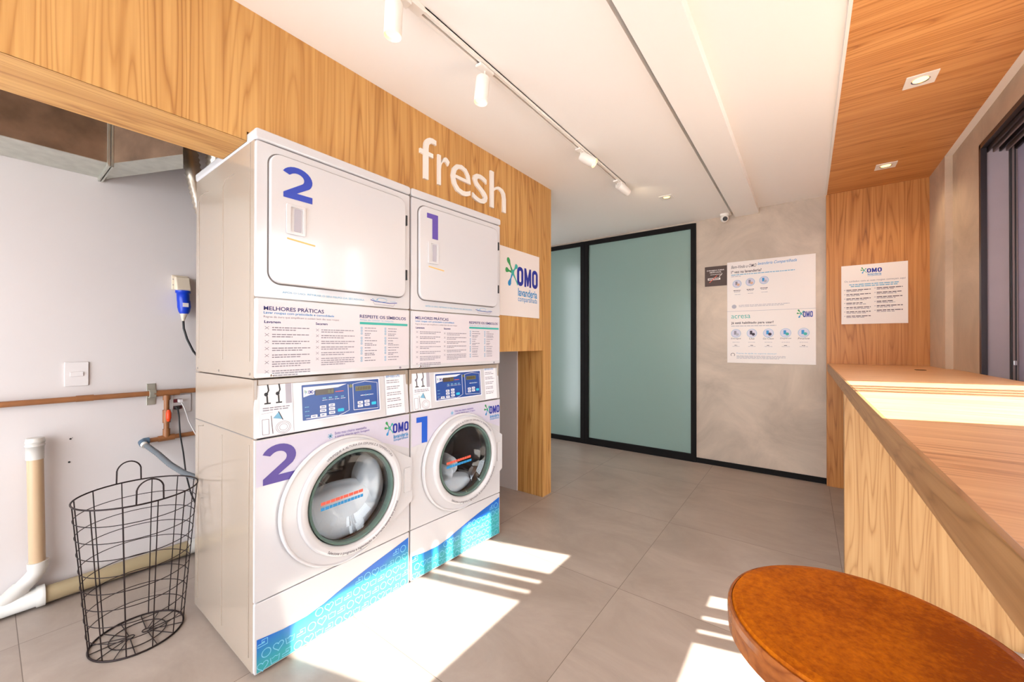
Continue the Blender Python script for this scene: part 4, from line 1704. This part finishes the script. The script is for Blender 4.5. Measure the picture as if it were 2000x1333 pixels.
def spot(y, top, bot, label, on):
    """top / bot: centres of the can's back and lens in world space"""
    e = empty('track_spotlight', (TX, y, CZ - .023))
    tag(e, label, 'spotlight', 'track spotlights')
    o = Vector((TX, y, CZ - .023))
    T_, B_ = Vector(top) - o, Vector(bot) - o
    d = (B_ - T_).normalized()
    b = MB(); b.box(-.017, .017, -.045, .045, -.012, 0, M_trimw); b.build('adapter', e, bevel=.002)
    b = MB()
    side = d.cross(Vector((0, 1, 0)))
    if side.length < .2:
        side = Vector((1, 0, 0))
    b.tube([(0, 0, -.012), (0, 0, -.032), tuple(T_ + Vector((0, 0, .003)))], .004, M_trimw, 8)
    b.build('arm', e)
    b = MB()
    b.tube([tuple(T_), tuple(T_ + d * .004), tuple(B_ - d * .003), tuple(B_)], .030, M_trimw, 24, rad=[.028, .0305, .0305, .0295], caps=False)
    b.tube([tuple(T_), tuple(T_ + d * .001)], .028, M_trimw, 24)
    b.tube([tuple(B_), tuple(B_ - d * .008), tuple(B_ - d * .012)], .026, M_trimw, 24, rad=[.0295, .0262, .0255], caps=False)
    b.build('can', e)
    b = MB()
    b.tube([tuple(B_ - d * .012), tuple(B_ - d * .010)], .025, M_lens, 20)
    b.build('lens', e)
    lamp_light('lamp', e, tuple(B_ + d * .004), on, .02, d)


spot(.870, (TX, .852, 2.404), (TX - .003, .848, 2.288), 'white can spotlight at the near end of the ceiling track, by the feed', 5)
spot(1.335, (TX, 1.324, 2.397), (TX - .004, 1.312, 2.284), 'white can spotlight hanging straight down, second along the track', 5)
spot(2.270, (TX - .002, 2.283, 2.412), (TX + .082, 2.300, 2.352), 'tilted spotlight with its lit yellow lens showing, third along the track', 1.5)
spot(2.880, (TX, 2.895, 2.428), (TX + .030, 3.010, 2.395), 'tilted spotlight at the far end of the ceiling track', 1.5)


def downlight(x, y, z, s, label, energy, group):
    e = empty('downlight', (x, y, z))
    tag(e, label, 'downlight', group)
    b = MB()
    n = 7
    b.ring(rrect(-s / 2, s / 2, -s / 2, s / 2, .002, n), circle(0, 0, s * .30, 4 * (n + 1), math.radians(0)), -.004, -.0003, M_trimw, plane='xy')
    b.build('frame', e)
    b = MB()
    b.lathe([(s * .30, -.004), (s * .26, -.001), (s * .25, -.0008)], (0, 0, 0), M_chrome, n=24)
    b.build('reflector', e)
    b = MB()
    b.lathe([(s * .25, -.0015), (.0005, -.0018)], (0, 0, 0), M_lens, n=24)
    b.build('lens', e)
    lamp_light('lamp', e, (0, 0, -.012), energy, .03, (0, 0, -1), spread=math.radians(130))


downlight(.441, 2.690, 2.488, .112, 'square recessed downlight in the timber ceiling, the nearer one', 6, 'downlights in the timber ceiling')
downlight(.455, 3.850, 2.488, .112, 'square recessed downlight in the timber ceiling close to the end panel', 6, 'downlights in the timber ceiling')
downlight(-.959, 3.496, CZ, .105, 'small square downlight in the white ceiling before the frosted doors', 7, None)

e = empty('security_camera', (-.633, 4.285, CZ))
tag(e, 'small white dome security camera on the ceiling by the cement wall', 'camera')
b = MB(); b.lathe([(.0005, -.0003), (.040, -.0003), (.040, -.012), (.036, -.022), (.0005, -.022)], (0, 0, 0), M_trimw, n=24); b.build('base', e)
b = MB()
b.lathe([(.036 * math.sin(PI * q / 12) + .0002, -.044 - .036 * math.cos(PI * q / 12)) for q in range(13)], (0, 0, 0), M_trimw, n=24)
b.build('ball', e)
dv = Vector((.25, -1, -.35)).normalized()
c0 = Vector((0, 0, -.044))
b = MB(); b.tube([tuple(c0 + dv * .028), tuple(c0 + dv * .039)], .021, M_blackp, 20); b.build('lens', e)
